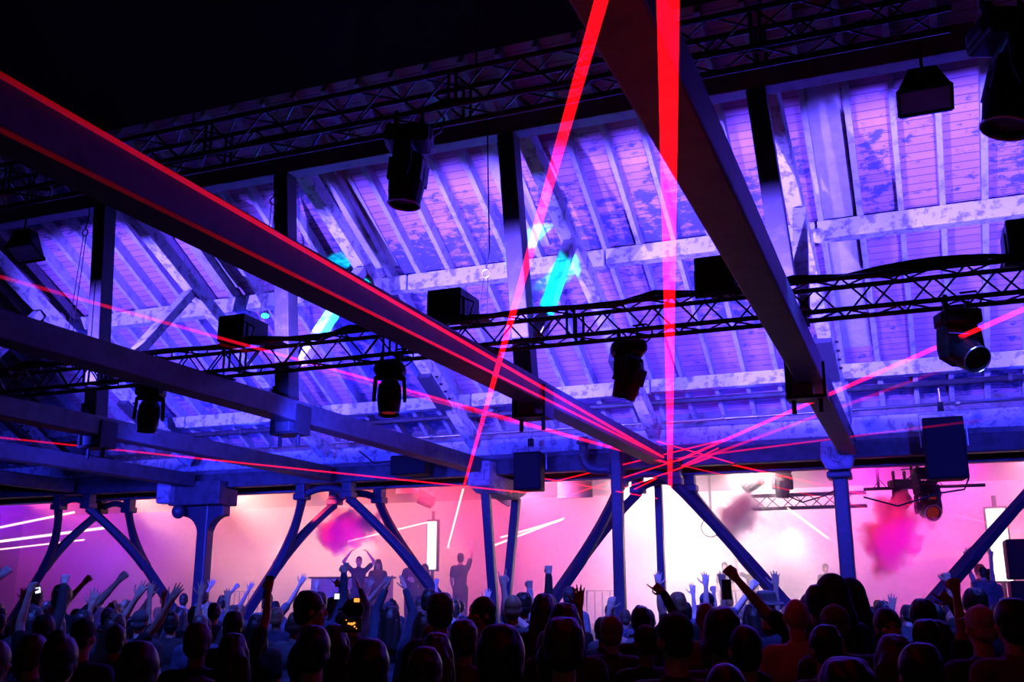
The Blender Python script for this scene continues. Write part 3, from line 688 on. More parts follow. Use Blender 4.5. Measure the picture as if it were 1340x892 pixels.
for (u0, v0, u1, v1), r, lab in (((-30, 712, 148, 689), .035, 'pale yellow light streak ending in a point left of the thick pillar'), ((-30, 696, 97, 670), .03, 'upper pale yellow light streak behind the leftmost brace'), ((-30, 722, 110, 706), .02, 'lowest pale light streak behind the leftmost brace'), ((645, 714, 738, 678), .02, 'pale thin laser line slanting behind the salmon haze'), ((655, 703, 735, 680), .018, 'second pale laser line just above the slanting one'), ((455, 708, 560, 683), .014, 'thin pale laser line near the bright light tower'), ((1030, 664, 1085, 705), .016, 'thin white laser line falling beside the square central column')):
    laser(at(u0, v0, 21.9), at(u1, v1, 22.0), r, LASERW, lab, 'pale light streaks over the stage')

# ------------------------------------------------------------------ light
w = bpy.data.worlds.new('world'); SC.world = w; w.use_nodes = True
w.node_tree.nodes['Background'].inputs['Color'].default_value = (.5, .55, 1, 1); w.node_tree.nodes['Background'].inputs['Strength'].default_value = .018
def aim(o, p, q):
    o.location = V(p); o.rotation_euler = (V(q) - V(p)).to_track_quat('-Z', 'Y').to_euler()
def spot(name, p, q, col, power, deg, blend=.35, r=.12):
    l = bpy.data.lights.new(name, 'SPOT'); l.color = col; l.energy = power; l.spot_size = radians(deg); l.spot_blend = blend; l.shadow_soft_size = r
    o = bpy.data.objects.new(name, l); COL.objects.link(o); aim(o, p, q); return o
def area(name, p, q, col, power, sx, sy, spread=180):
    l = bpy.data.lights.new(name, 'AREA'); l.shape = 'RECTANGLE'; l.size = sx; l.size_y = sy; l.color = col; l.energy = power; l.spread = radians(spread)
    o = bpy.data.objects.new(name, l); COL.objects.link(o); aim(o, p, q); return o
# the boxed floods on the lower truss wash the roof through their barn doors
for f in FL:
    spot('roof_flood', (f.x, LTY + .22, f.z), (f.x + 1.7, 16.0, 7.4), (.13, .075, 1), 6500, 112, .45, .014)
# added deep blue spots along the eaves, without fixtures, fill the roof shadows
for x in (2.2, -2.8, -6.6, -10.4, -14.2):
    spot('added_eave_fill', (x, 19.2, 5.35), (x - .5, 14.2, 8.9), (.006, .008, 1), 230, 120, .6, .15)
# the plates, columns and the crowd catch blue from the movers under the truss
for x in (2.0, -3, -7.5, -10.5, -13, -15.5):
    spot('blue_mover', (x, LTY + .3, LTZ - .6), (x - 2.0, 19.8, 4.6), (.03, .035, 1), 3300, 66, .6, .15)
spot('cyan_mover', (-3.6, 11.1, 4.85), (-4.78, 13.75, 6.4), (.0, .9, 1), 5000, 13, .25, .03)
spot('cyan_mover', (-7.5, 11.1, 4.85), (-8.7, 13.75, 6.4), (.0, .9, 1), 5000, 13, .25, .03)
# stage washes hung over the stage, and back light coming toward the hall through the haze
def wash(u, v, col, power, deg=50, Y=22.3, z=4.75, du=0):
    q = at(u, v, 31); p = V((q.x + du, Y, z)); spot('stage_wash', p, q, col, power, deg, .8, .3)
def back(u, v, col, power, deg=70, z=3.6, Y=30.4, qz=-.3):
    p = at(u, v, Y); spot('stage_back_light', (p.x, Y, z), (p.x * .93 - .3, 22.0, qz), col, power, deg, .7, .3)
STAGE = [ # column in view, colour hung high, its power, colour at the back, its power
    (-30, (1, .06, .05), 600, (1, .30, .12), 700), (70, (.9, .0, .45), 450, (.8, .01, .75), 450), (165, (.26, .0, 1), 1700, (.3, .0, 1), 1300), (275, (1, .0, .30), 600, (1, .20, .26), 800),
    (380, (1, .02, .10), 700, (1, .50, .42), 2300), (490, (1, .02, .08), 700, (1, .56, .46), 2800), (600, (1, .02, .07), 700, (1, .24, .24), 1100), (700, (1, .03, .10), 900, (1, .09, .18), 1100),
    (800, (1, .05, .30), 800, (1, .36, .78), 1600), (915, (1, .5, .55), 1500, (1, .85, .86), 3000), (1040, (1, .40, .48), 1200, (1, .82, .74), 3600), (1150, (1, .01, .7), 800, (1, .06, .75), 800), (1240, (.85, .01, .75), 700, (1, .14, .5), 800), (1330, (1, .12, .45), 800, (1, .55, .55), 1100)]
for u, c1, p1, c2, p2 in STAGE: wash(u, 652, c1, p1 * 3.9, 60); wash(u, 722, c2, p2 * 2.3); back(u, 700, c2, p2 * .5, 54)
bp_ = at(930, 690, 26.5)
for x in (1, -2.5, -6, -10, -13.5):
    spot('crowd_mover', (x, LTY, LTZ - .5), (x * .9 - .6, 14.0, 1.7), (.05, .08, 1), 2200, 56, .7, .1)
for u in (40, 240, 440, 640, 840, 1040, 1240):  # added blue spots in mid-air, no fixture, to light the raised hands
    q = atD(u, 790, 10.8)
    spot('added_crowd_fill', (q.x - Fh.x * 2.2, q.y - Fh.y * 2.2, 5.9), (q.x, q.y, 1.75), (.06, .10, 1), 900, 44, .7, .1)
spot('blinder', bp_ + V((0, -.1, 0)), bp_ + V((-1, -4, -3.2)), (1, .9, .8), 900, 56, .5, .2)
for u, v in ((448, 690), (1166, 690), (968, 668)):
    p = at(u, v, 21.9)
    if u == 968:
        spot('puff_light', (p.x - .5, 20.6, 4.25), p, (1, .35, .30), 120, 60, .7, .05); continue
    spot('puff_light', (p.x - .5, 20.6, 4.25), p, (1, .04, .07), 300, 60, .7, .05)
    spot('puff_light', (p.x + .6, 20.7, 2.4), p + V((.15, 0, -.3)), (.8, .0, 1), 300, 60, .7, .05)

# visible shafts of light in the haze
for dx, dz in ((-1.6, -1.5), (-1.15, -1.6), (-.75, -1.7), (-2.3, -1.3), (-.2, -1.8)):
    spot('shaft', bp_ + V((0, -.12, 0)), bp_ + V((dx, -2.2, dz)), (1, .93, .85), 1600, 5, .3, .04)
for u, v, Y, du, dv, pw, dg in ((560, 716, 26.7, -180, 6, 2500, 7), (1305, 722, 25.7, -190, 10, 2500, 8), (150, 689, 25, -160, 18, 1600, 5), (97, 670, 25, -110, 20, 1600, 4)):
    spot('shaft', at(u, v, Y), at(u + du, v + dv, Y - .4), (1, .80, .62), pw, dg, .3, .03)

# ------------------------------------------------------------------ people
SKIN = [pbr('skin_tone_%s' % n, c, .55) for n, c in (('fair', (.62, .42, .34)), ('tan', (.45, .28, .20)), ('brown', (.22, .12, .08)))]
CLOTH = [pbr('cloth_%s' % n, c, .85) for n, c in (('black', (.018, .018, .022)), ('charcoal', (.05, .05, .06)), ('navy', (.03, .04, .09)), ('grey', (.16, .16, .18)), ('white', (.62, .60, .62)), ('wine', (.10, .02, .03)))]
HAIRM = [pbr('hair_%s' % n, c, .5) for n, c in (('black', (.012, .010, .010)), ('brown', (.05, .028, .016)), ('fair', (.28, .18, .09)))]
EYEM = pbr('eye_dark', (.02, .018, .02), .2); LIPM = pbr('lip', (.34, .12, .11), .45); BROWM = pbr('eyebrow', (.03, .02, .015), .7); SHOEM = pbr('shoe_leather', (.02, .02, .022), .6)
JEANS = pbr('dark_jeans', (.03, .035, .06), .85)

def mesh_from(mb, voxel, name, smooth=3):
    """one continuous skin round the built shapes"""
    me = bpy.data.meshes.new('work'); mb.bm.to_mesh(me); mb.bm.free()
    o = bpy.data.objects.new('work', me); COL.objects.link(o)
    r = o.modifiers.new('r', 'REMESH'); r.mode = 'VOXEL'; r.voxel_size = voxel; r.use_smooth_shade = True
    sm = o.modifiers.new('s', 'SMOOTH'); sm.factor = .5; sm.iterations = smooth
    dg = bpy.context.evaluated_depsgraph_get(); dg.update()
    out = bpy.data.meshes.new_from_object(o.evaluated_get(dg)); out.name = name
    bpy.data.objects.remove(o); bpy.data.meshes.remove(me)
    for p in out.polygons: p.use_smooth = True
    return out
def rot_about(v, ax, a): return Quaternion(ax, a) @ v
def hand(mb, wr, d, nrm, kind, thumb):
    """palm, four jointed fingers and a thumb leaving the palm's side; nrm is where the palm faces"""
    d = d.normalized(); nrm = (nrm - d * nrm.dot(d)).normalized(); sd = d.cross(nrm).normalized() * thumb   # towards the thumb
    for k in (-.030, -.010, .010, .030):
        mb.cap(wr + sd * k * .6, wr + d * .088 + sd * k, .015, .0135, 8, 2)
    mb.cap(wr - d * .03, wr + d * .03, .026, .024, 10, 2)
    bends = {'open': [.06] * 4, 'relax': [.35, .42, .5, .55], 'fist': [1.45] * 4, 'point': [.05, 1.45, 1.45, 1.45], 'horns': [.08, 1.45, 1.45, .1], 'grip': [.95] * 4, 'vee': [.06, .06, 1.4, 1.4], 'flat': [.03] * 4}[kind]
    fan = {'open': .17, 'vee': .14, 'horns': .08}.get(kind, .03)
    tip = wr.copy()
    for i, (off, L) in enumerate(((.031, .074), (.0105, .084), (-.0105, .077), (-.031, .060))):
        p = wr + d * (.093 - abs(off) * .25) + sd * off
        a = (1.5 - i) * fan; fd = rot_about(d, nrm, 0); fd = (d * cos(a) + sd * sin(a)).normalized()
        ax = fd.cross(nrm).normalized(); q = fd
        for j, (fr, rr) in enumerate(((.45, .0098), (.31, .0092), (.24, .0086))):
            q = rot_about(q, ax, bends[i] * (1.0 if j < 2 else .6)); e = p + q * L * fr
            mb.cap(p, e, rr, rr * .94, 8, 2); p = e
        if (p - wr).length > (tip - wr).length: tip = p
    tk = kind in ('fist', 'point', 'horns', 'grip', 'vee')
    p = wr + d * .025 + sd * .026
    for k, (L, rr) in enumerate(((.044, .0125), (.034, .0105), (.026, .0095))):
        q = (d * (.55 + .25 * k) + sd * ((.85 - .15 * k) if not tk else (.55 - .6 * k)) + nrm * ((.25 if not tk else .75))).normalized()
        e = p + q * L; mb.cap(p, e, rr, rr * .93, 8, 2); p = e
    return tip
DN = V((.10, .02, -1))
POSES = {
    # right arm (upper dir, fore dir, hand, palm facing), left arm, sleeve
    'down': (((.12, .0, -1), (.05, .35, -1), 'relax', (-1, 0, 0)), ((-.12, .0, -1), (-.05, .35, -1), 'relax', (1, 0, 0)), 'short'),
    'folded': (((.25, .12, -1), (-.75, .8, .25), 'relax', (0, -1, 0)), ((-.25, .12, -1), (.75, .8, .1), 'relax', (0, -1, 0)), 'long'),
    'one_open': (((.28, .12, 1), (-.03, .05, 1), 'open', (0, 1, 0)), ((-.15, .0, -1), (.1, .6, -.6), 'relax', (1, 0, 0)), 'short'),
    'one_fist': (((.25, .25, 1), (-.02, .12, 1), 'fist', (0, 1, 0)), ((-.15, .05, -1), (.1, .6, -.5), 'relax', (1, 0, 0)), 'short'),
    'one_fist_long': (((.25, .25, 1), (-.02, .12, 1), 'fist', (0, 1, 0)), ((-.15, .05, -1), (.1, .6, -.5), 'relax', (1, 0, 0)), 'long'),
    'slant_fist': (((.75, .25, .75), (.7, .15, .85), 'fist', (0, 1, 0)), ((-.15, .05, -1), (.1, .6, -.5), 'relax', (1, 0, 0)), 'short'),
    'slant_open': (((.6, .25, .85), (.45, .25, 1), 'open', (0, 1, .0)), ((-.15, .05, -1), (.1, .6, -.5), 'relax', (1, 0, 0)), 'short'),
    'point': (((.55, .25, .85), (-.45, .25, 1), 'point', (0, 1, 0)), ((-.15, .05, -1), (.1, .6, -.5), 'relax', (1, 0, 0)), 'long'),
    'both_open': (((.35, .15, 1), (.05, .1, 1), 'open', (0, 1, 0)), ((-.35, .15, 1), (-.02, .1, 1), 'open', (0, 1, 0)), 'short'),
    'both_thin': (((.1, .2, 1), (.16, .1, 1), 'vee', (0, 1, 0)), ((-.2, .2, 1), (-.05, .1, 1), 'vee', (0, 1, 0)), 'none'),
    'clasp': (((.1, .35, 1), (-.42, .1, 1), 'flat', (-1, .2, 0)), ((-.1, .35, 1), (.42, .1, 1), 'flat', (1, .2, 0)), 'long'),
    'horns': (((.6, .2, .45), (.12, .05, 1), 'horns', (0, 1, 0)), ((-.15, .0, -1), (.1, .6, -.5), 'relax', (1, 0, 0)), 'none'),
    'phone': (((.2, .6, .55), (-.12, .35, 1), 'grip', (-.3, 1, 0)), ((-.2, .55, .2), (.35, .5, .85), 'grip', (.3, 1, 0)), 'short'),
    'one_phone': (((.22, .35, .9), (-.05, .3, 1), 'grip', (-.3, 1, 0)), ((-.15, .05, -1), (.1, .6, -.5), 'relax', (1, 0, 0)), 'short'),
    'circle': (((.75, .1, .75), (-.6, .1, .8), 'relax', (-1, 0, 0)), ((-.75, .1, .75), (.6, .1, .8), 'relax', (1, 0, 0)), 'short'),
    'bent': (((.9, .3, .35), (-.25, .2, 1), 'relax', (0, 1, 0)), ((-.15, .05, -1), (.1, .6, -.5), 'relax', (1, 0, 0)), 'none'),
    'wave': (((.7, .2, .3), (.15, .1, 1), 'open', (0, 1, 0)), ((-.15, .05, -1), (.1, .6, -.5), 'relax', (1, 0, 0)), 'short'),
}
def chest(mb, g):
    mb.ell((0, -.005, 1.30), (.165 + g, .115 + g, .17), 18, 12); mb.ell((0, .0, 1.12), (.145 + g, .10 + g, .19), 18, 12)
    mb.cap((-.165, -.01, 1.405), (.165, -.01, 1.405), .058 + g * .7, .058 + g * .7, 12, 3); mb.cap((0, -.01, 1.33), (0, -.005, 1.46), .10 + g * .5, .06 + g * .4, 12, 3)
ANCH = {}
def make_pose(pn):
    ra, la, sleeve = POSES[pn]; b = MB(); c = MB()
    # head with a face
    b.ell((0, -.008, 1.655), (.075, .094, .10), 20, 14); b.ell((0, .028, 1.595), (.057, .066, .068), 16, 10); b.cap((0, .05, 1.545), (0, .07, 1.548), .026, .024, 8, 2)
    b.cap((0, .083, 1.655), (0, .107, 1.618), .010, .015, 8, 2); b.ell((0, .075, 1.675), (.052, .022, .014)); b.ell((0, .086, 1.578), (.024, .012, .008)); b.ell((0, .084, 1.566), (.020, .012, .007))
    for s in (-1, 1):
        b.ell((s * .031, .076, 1.652), (.013, .010, .009)); b.ell((s * .045, .06, 1.625), (.022, .022, .02)); b.ell((s * .077, -.005, 1.632), (.011, .021, .032))
    b.cap((0, -.02, 1.42), (0, -.002, 1.58), .058, .053, 12, 3)
    chest(b, 0); b.ell((0, -.01, .95), (.165, .115, .13), 18, 10)
    chest(c, .024); c.cap((0, -.01, 1.0), (0, -.01, .90), .16, .175, 16, 3); c.lathe([(.070, -.012), (.078, 0), (.070, .012)], (0, -.012, 1.455), (0, .1, 1), 16)
    tips = []
    for s, (u, f, hk, pn_) in ((1, ra), (-1, la)):
        u, f = V(u).normalized(), V(f).normalized(); sh = V((s * .185, -.01, 1.40 + max(0, u.z) * .035)); el = sh + u * .29; wr = el + f * .255
        b.cap(sh, el, .050, .038, 12, 3); b.cap(sh - u * .02, sh + u * .16, .05, .052, 10, 2); b.cap(el, wr, .039, .026, 12, 3); b.cap(el + f * .02, el + f * .10, .040, .038, 10, 2)
        th = s if True else 1
        hd = f
        if pn == 'point' and s == 1: hd = (f * .75 + V((-.6, .1, .1))).normalized()
        dn = hd.normalized(); nn = (V(pn_) - dn * V(pn_).dot(dn)).normalized(); inward = V((-s, 0, 0)) if abs(dn.z) > .5 else V((0, 0, 1))
        t = 1 if dn.cross(nn).dot(inward) > 0 else -1
        tips.append((hand(b, wr, hd, V(pn_), hk, t), wr, f, el))
        if sleeve == 'short': c.cap(sh, sh + u * .17, .068, .066, 12, 3)
        elif sleeve == 'long': c.cap(sh, el, .066, .054, 12, 3); c.cap(el, wr - f * .01, .054, .040, 12, 3)
        else: c.cap(sh - V((s * .03, 0, 0)), sh, .066, .064, 12, 3)
    for s in (-1, 1):
        b.cap((s * .085, -.01, .92), (s * .10, .015, .50), .088, .056, 12, 3); b.cap((s * .10, .015, .50), (s * .105, -.03, .10), .056, .038, 12, 3); b.cap((s * .10, -.02, .42), (s * .105, -.035, .28), .054, .050, 10, 2)
        b.cap((s * .105, -.055, .042), (s * .12, .12, .032), .042, .03, 10, 3)
    body = mesh_from(b, .0078, 'person_' + pn, 3); shirt = mesh_from(c, .017, 'shirt_' + pn, 4)
    t = MB()
    for s in (-1, 1): t.cap((s * .085, -.01, .93), (s * .10, .010, .50), .112, .092, 12, 3); t.cap((s * .10, .010, .50), (s * .105, -.03, .12), .092, .070, 12, 3)
    t.cap((0, -.01, .98), (0, -.01, .88), .155, .16, 16, 3)
    return body, shirt, mesh_from(t, .024, 'trousers', 3), tips
def make_hair(kind):
    h = MB()
    if kind in ('short', 'long', 'bun', 'curly', 'crop'):
        g = {'crop': .004, 'curly': .02}.get(kind, .013)
        h.ell((0, -.018, 1.672), (.077 + g, .092 + g, .093 + g), 20, 14); h.ell((0, -.045, 1.615), (.070 + g, .062 + g, .075), 16, 10)
        for i in range({'crop': 0, 'curly': 60}.get(kind, 40)):
            a = random.random() * 2 * pi; e = random.random() * 1.3 + .1
            h.ell((.072 * cos(a) * cos(e * .8), -.02 + .09 * sin(a) * cos(e * .8) * (.55 if sin(a) > 0 else 1), 1.685 + .08 * sin(e)), (.026, .026, .022) if kind == 'curly' else (.016, .022, .012), 8, 6)
    if kind == 'long':
        h.cap((0, -.07, 1.64), (0, -.115, 1.36), .085, .075, 14, 3)
        for s in (-1, 1): h.cap((s * .07, -.03, 1.66), (s * .095, -.05, 1.40), .034, .04, 10, 3)
        for i in range(9): x = -.09 + .0225 * i; h.cap((x, -.10, 1.62), (x * 1.15, -.16, 1.30 + .05 * random.random()), .018, .012, 6, 2)
    if kind == 'bun': h.ell((0, -.075, 1.765), (.045, .045, .04))
    if kind == 'cap':
        h.ell((0, -.012, 1.69), (.086, .104, .085), 20, 14); h.prism([(-.07, .07, 1.695), (.07, .07, 1.695), (.06, .17, 1.68), (-.06, .17, 1.68)], (0, 0, .014)); h.ell((0, -.07, 1.62), (.07, .035, .05)); h.ell((0, -.012, 1.775), (.012, .012, .01))
    if kind == 'hood':
        h.ell((0, -.03, 1.665), (.115, .125, .135), 20, 14); h.cap((0, -.06, 1.60), (0, -.04, 1.44), .12, .16, 16, 3); h.ell((0, -.12, 1.50), (.13, .07, .09))
    if kind == 'brim':
        h.lathe([(.155, 0), (.165, .008), (.10, .02), (.092, .06), (.085, .10), (.04, .115)], (0, -.01, 1.70), (0, -.1, 1), 22); h.ell((0, -.045, 1.62), (.07, .055, .07))
    return mesh_from(h, .0095, {'cap': 'cap', 'hood': 'hood', 'brim': 'hat'}.get(kind, 'hair'), 2)
POSE = {k: make_pose(k) for k in POSES}
HAIR = {k: make_hair(k) for k in ('short', 'long', 'bun', 'curly', 'crop', 'cap', 'hood', 'brim')}
for k in list(POSE):
    for me in POSE[k][:3]: me.materials.append(None)
    me = POSE[k][0]
    for m_ in (EYEM, LIPM, BROWM, SHOEM): me.materials.append(m_)
    for p in me.polygons:
        x, y, z = p.center; ax = abs(abs(x) - .031)
        if z < .085: p.material_index = 4
        elif y > .066 and z > 1.5:
            if ax < .0145 and abs(z - 1.652) < .0075: p.material_index = 1
            elif abs(x) < .023 and abs(z - 1.572) < .009: p.material_index = 2
            elif ax < .021 and abs(z - 1.680) < .006: p.material_index = 3
for me in HAIR.values(): me.materials.append(None)
def dress(o, m): o.material_slots[0].link = 'OBJECT'; o.material_slots[0].material = m
PEOPLE = []
def person(pose, hair, x, y, rz, s, skin, shirt, hairm, label, group=None, mirror=False, z=0.):
    body, sh, tr, tips = POSE[pose]
    o = bpy.data.objects.new('person', body); COL.objects.link(o); o.location = (x, y, z); o.rotation_euler = (0, 0, rz); o.scale = (-s if mirror else s, s, s); o['_b'] = [0, 0, 0]
    dress(o, SKIN[skin]); tag(o, label, 'person', group)
    for nm, me, m in (('shirt', sh, CLOTH[shirt]), ('trousers', tr, JEANS), ({'cap': 'cap', 'hood': 'hood', 'brim': 'hat'}.get(hair, 'hair'), HAIR.get(hair), CLOTH[hairm] if hair in ('cap', 'hood', 'brim') else HAIRM[min(hairm, 2)])):
        if me is None: continue
        c = bpy.data.objects.new(nm, me); COL.objects.link(c); c.parent = o; dress(c, m)
    PEOPLE.append((x, y)); return o
LOGP = []
def by_hand(u, v, D, pose, hair, rz, label, skin=0, shirt=0, hairm=0, mirror=False, arm=0, z=0., group=None):
    """stand a person so that the raised hand tip shows where the photograph shows it"""
    tip = POSE[pose][3][arm][0]; P = atD(u, v, D); s = (P.z - z) / tip.z
    if not .90 <= s <= 1.12:
        LOGP.append((u, v, D, pose, round(s, 2))); s = min(max(s, .90), 1.12)
        d = ray(u, v); t = (s * tip.z + z - CAM.z) / d.z
        if t > 0 and 3 < (d * t).xy.length < 30: P = CAM + d * t
    tl = V((-tip.x if mirror else tip.x, tip.y, 0)) * s; tl = rot_about(tl, ZZ, rz)
    return person(pose, hair, P.x - tl.x, P.y - tl.y, rz, s, skin, shirt, hairm, label, group, mirror, z)
def by_head(u, v, D, pose, hair, rz, label, skin=0, shirt=0, hairm=0, mirror=False, z=0., group=None):
    P = atD(u, v, D); s = (P.z - z) / 1.775
    if not .90 <= s <= 1.12: LOGP.append(('head', u, v, D, pose, round(s, 2))); s = min(max(s, .90), 1.12)
    return person(pose, hair, P.x, P.y, rz, s, skin, shirt, hairm, label, group, mirror, z)
F_ = YAW  # facing the stage and the camera's line of sight
HANDS = [
    (12, 750, 12, 'slant_fist', 'short', F_, 'person at the crowd edge with a bent bare arm raised against the leftmost brace', 0, 0, 0, False),
    (30, 768, 15, 'one_open', 'crop', F_, 'person with one open hand just beyond the bent arm at the crowd edge', 1, 1, 0, False),
    (50, 767, 9.5, 'one_phone', 'short', F_, 'person with bare forearm holding a small bright phone near the crowd edge', 0, 0, 0, True),
    (90, 757, 11, 'one_fist_long', 'cap', F_, 'person in dark sleeve with a clenched black fist beneath the violet haze', 0, 0, 0, False),
    (118, 760, 14, 'slant_fist', 'short', F_, 'person in pale top with a slanted fist beside the clenched black fist', 0, 4, 1, False),
    (124, 769, 10.5, 'wave', 'long', F_, 'person with a dark spread hand lifted beside a round dark head', 1, 0, 0, False),
    (165, 756, 12.5, 'slant_fist', 'curly', F_, 'person with a straight blue-lit bare arm and fist slanting under the magenta haze', 0, 0, 0, False),
    (191, 759, 10, 'slant_open', 'short', F_, 'person with dark arm stretched high toward the foot of the forked brace', 1, 0, 0, False),
    (205, 764, 13, 'slant_open', 'crop', F_, 'person with blue-lit flat hand just right of the dark stretched arm', 0, 1, 0, False),
    (214, 770, 15, 'one_open', 'long', F_, 'person with a small blue hand under the brace foot beside the thick pillar', 0, 2, 1, False),
    (236, 762, 9.5, 'slant_open', 'long', F_, 'long-haired person with two dark fingers spread before the brace foot', 1, 0, 1, False),
    (263, 760, 12, 'both_open', 'bun', F_, 'person with dark spread hands silhouetted on the thick pillar', 1, 0, 0, False),
    (296, 776, 12, 'one_open', 'short', F_, 'person with blue hand and pale wristband right of the thick pillar', 0, 0, 0, False),
    (350, 763, 9, 'one_phone', 'short', F_, 'person lifting a dark tilted phone against pink haze near the pale barrier', 1, 0, 0, False),
    (399, 750, 17, 'slant_open', 'crop', F_, 'hazy pink person with a thin arm raised at the edge of the pale desk', 0, 3, 1, False),
    (414, 757, 17.5, 'one_open', 'short', F_, 'hazy pink person with an open palm in front of the pale desk', 0, 3, 1, False),
    (432, 758, 14, 'point', 'short', F_, 'person pointing one blue finger up before the pale desk', 0, 2, 0, False),
    (454, 744, 12, 'one_fist_long', 'short', F_, 'person in dark sleeve with the tallest blue fist gripping a small cup', 0, 2, 0, False),
    (465, 755, 13.5, 'clasp', 'crop', F_, 'person with bare arms clasped overhead next to the tallest blue fist', 0, 3, 1, False),
    (487, 754, 14.5, 'slant_open', 'short', F_, 'person with spread purple hand leaning toward the long brace', 0, 0, 0, False),
    (509, 760, 16, 'slant_fist', 'crop', F_, 'hazy person with crooked arm beside the praying hands', 1, 5, 0, False),
    (523, 752, 11, 'clasp', 'long', F_, 'person pressing both palms together overhead with dark sleeves', 0, 2, 0, False),
    (574, 760, 18, 'one_fist', 'short', F_, 'hazy person with a small pink fist near the foot of the long brace', 0, 3, 1, False),
    (638, 769, 15, 'wave', 'bun', F_, 'person with pale hand at the foot of the V-shaped legs', 0, 4, 1, False),
    (662, 744, 10.5, 'horns', 'crop', F_, 'person with pale bare arm and two raised fingers right of the V-shaped legs', 0, 0, 0, True),
    (696, 764, 12, 'one_fist_long', 'short', F_, 'person in a white sleeve with a pale fist beside the horn gesture', 0, 4, 1, False),
    (722, 745, 11.5, 'one_fist_long', 'curly', F_, 'person in black sleeve with a bluish fist rising over violet haze', 0, 0, 0, False),
    (755, 787, 7.5, 'one_open', 'long', F_, 'brown-haired person with thin fingers raised amid heads left of the downpipe', 1, 1, 1, False),
    (803, 780, 10.5, 'bent', 'crop', F_, 'person with pale arm bent over the head before the downpipe', 0, 3, 1, True),
    (846, 764, 9.0, 'point', 'short', F_, 'person with black sleeve and pointing thumb between downpipe and slim post', 1, 0, 0, False),
    (921, 747, 12.5, 'both_open', 'short', F_, 'person with both spread hands raised in the white glare', 1, 0, 0, False),
    (904, 762, 14, 'one_open', 'crop', F_, 'person with one slim purple forearm beside the spread pair of hands', 0, 3, 1, False),
    (936, 770, 15.5, 'one_fist', 'short', F_, 'person with small pink fist just left of the black phone', 0, 1, 1, False),
    (951, 752, 8.2, 'slant_fist', 'short', F_, 'person with long dark arm stretched toward a black phone in the glare', 1, 0, 0, True),
    (990, 766, 13, 'slant_fist', 'cap', F_, 'person in a cap with blue forearm lifted right of the black phone', 0, 2, 2, False),
    (1012, 746, 11.5, 'both_open', 'long', F_, 'person with both blue-lit hands spread high left of the column brace', 0, 2, 0, False),
    (1166, 776, 12, 'wave', 'short', F_, 'person with pale palm near the foot of the right-going brace', 0, 3, 0, False),
    (1241, 755, 10.5, 'one_fist', 'short', F_, 'person with bright blue bare arm and fist under the pink plume', 0, 0, 0, False),
    (1254, 764, 7.5, 'one_fist', 'curly', F_, 'person with a stubby black fist right next to the bright blue arm', 1, 0, 0, False),
    (1218, 775, 7.8, 'point', 'long', F_, 'person with one thin black finger raised beneath the pink plume', 1, 0, 0, False),
    (280, 756, 21.5, 'slant_open', 'crop', F_, 'pale pink hazy person with lifted arm by the thick pillar edge', 0, 3, 1, False),
    (312, 768, 20.8, 'slant_fist', 'short', F_, 'pink hazy person with bent arm in front of the barred barrier', 0, 3, 1, False),
    (331, 760, 20.5, 'slant_open', 'short', F_, 'pink hazy person with outstretched hand beside the barred barrier', 0, 3, 1, False),
]
for h in HANDS: by_hand(h[0], h[1], h[2], h[3], h[4], h[5] + random.uniform(-.25, .25), h[6], h[7], h[8], h[9], h[10])
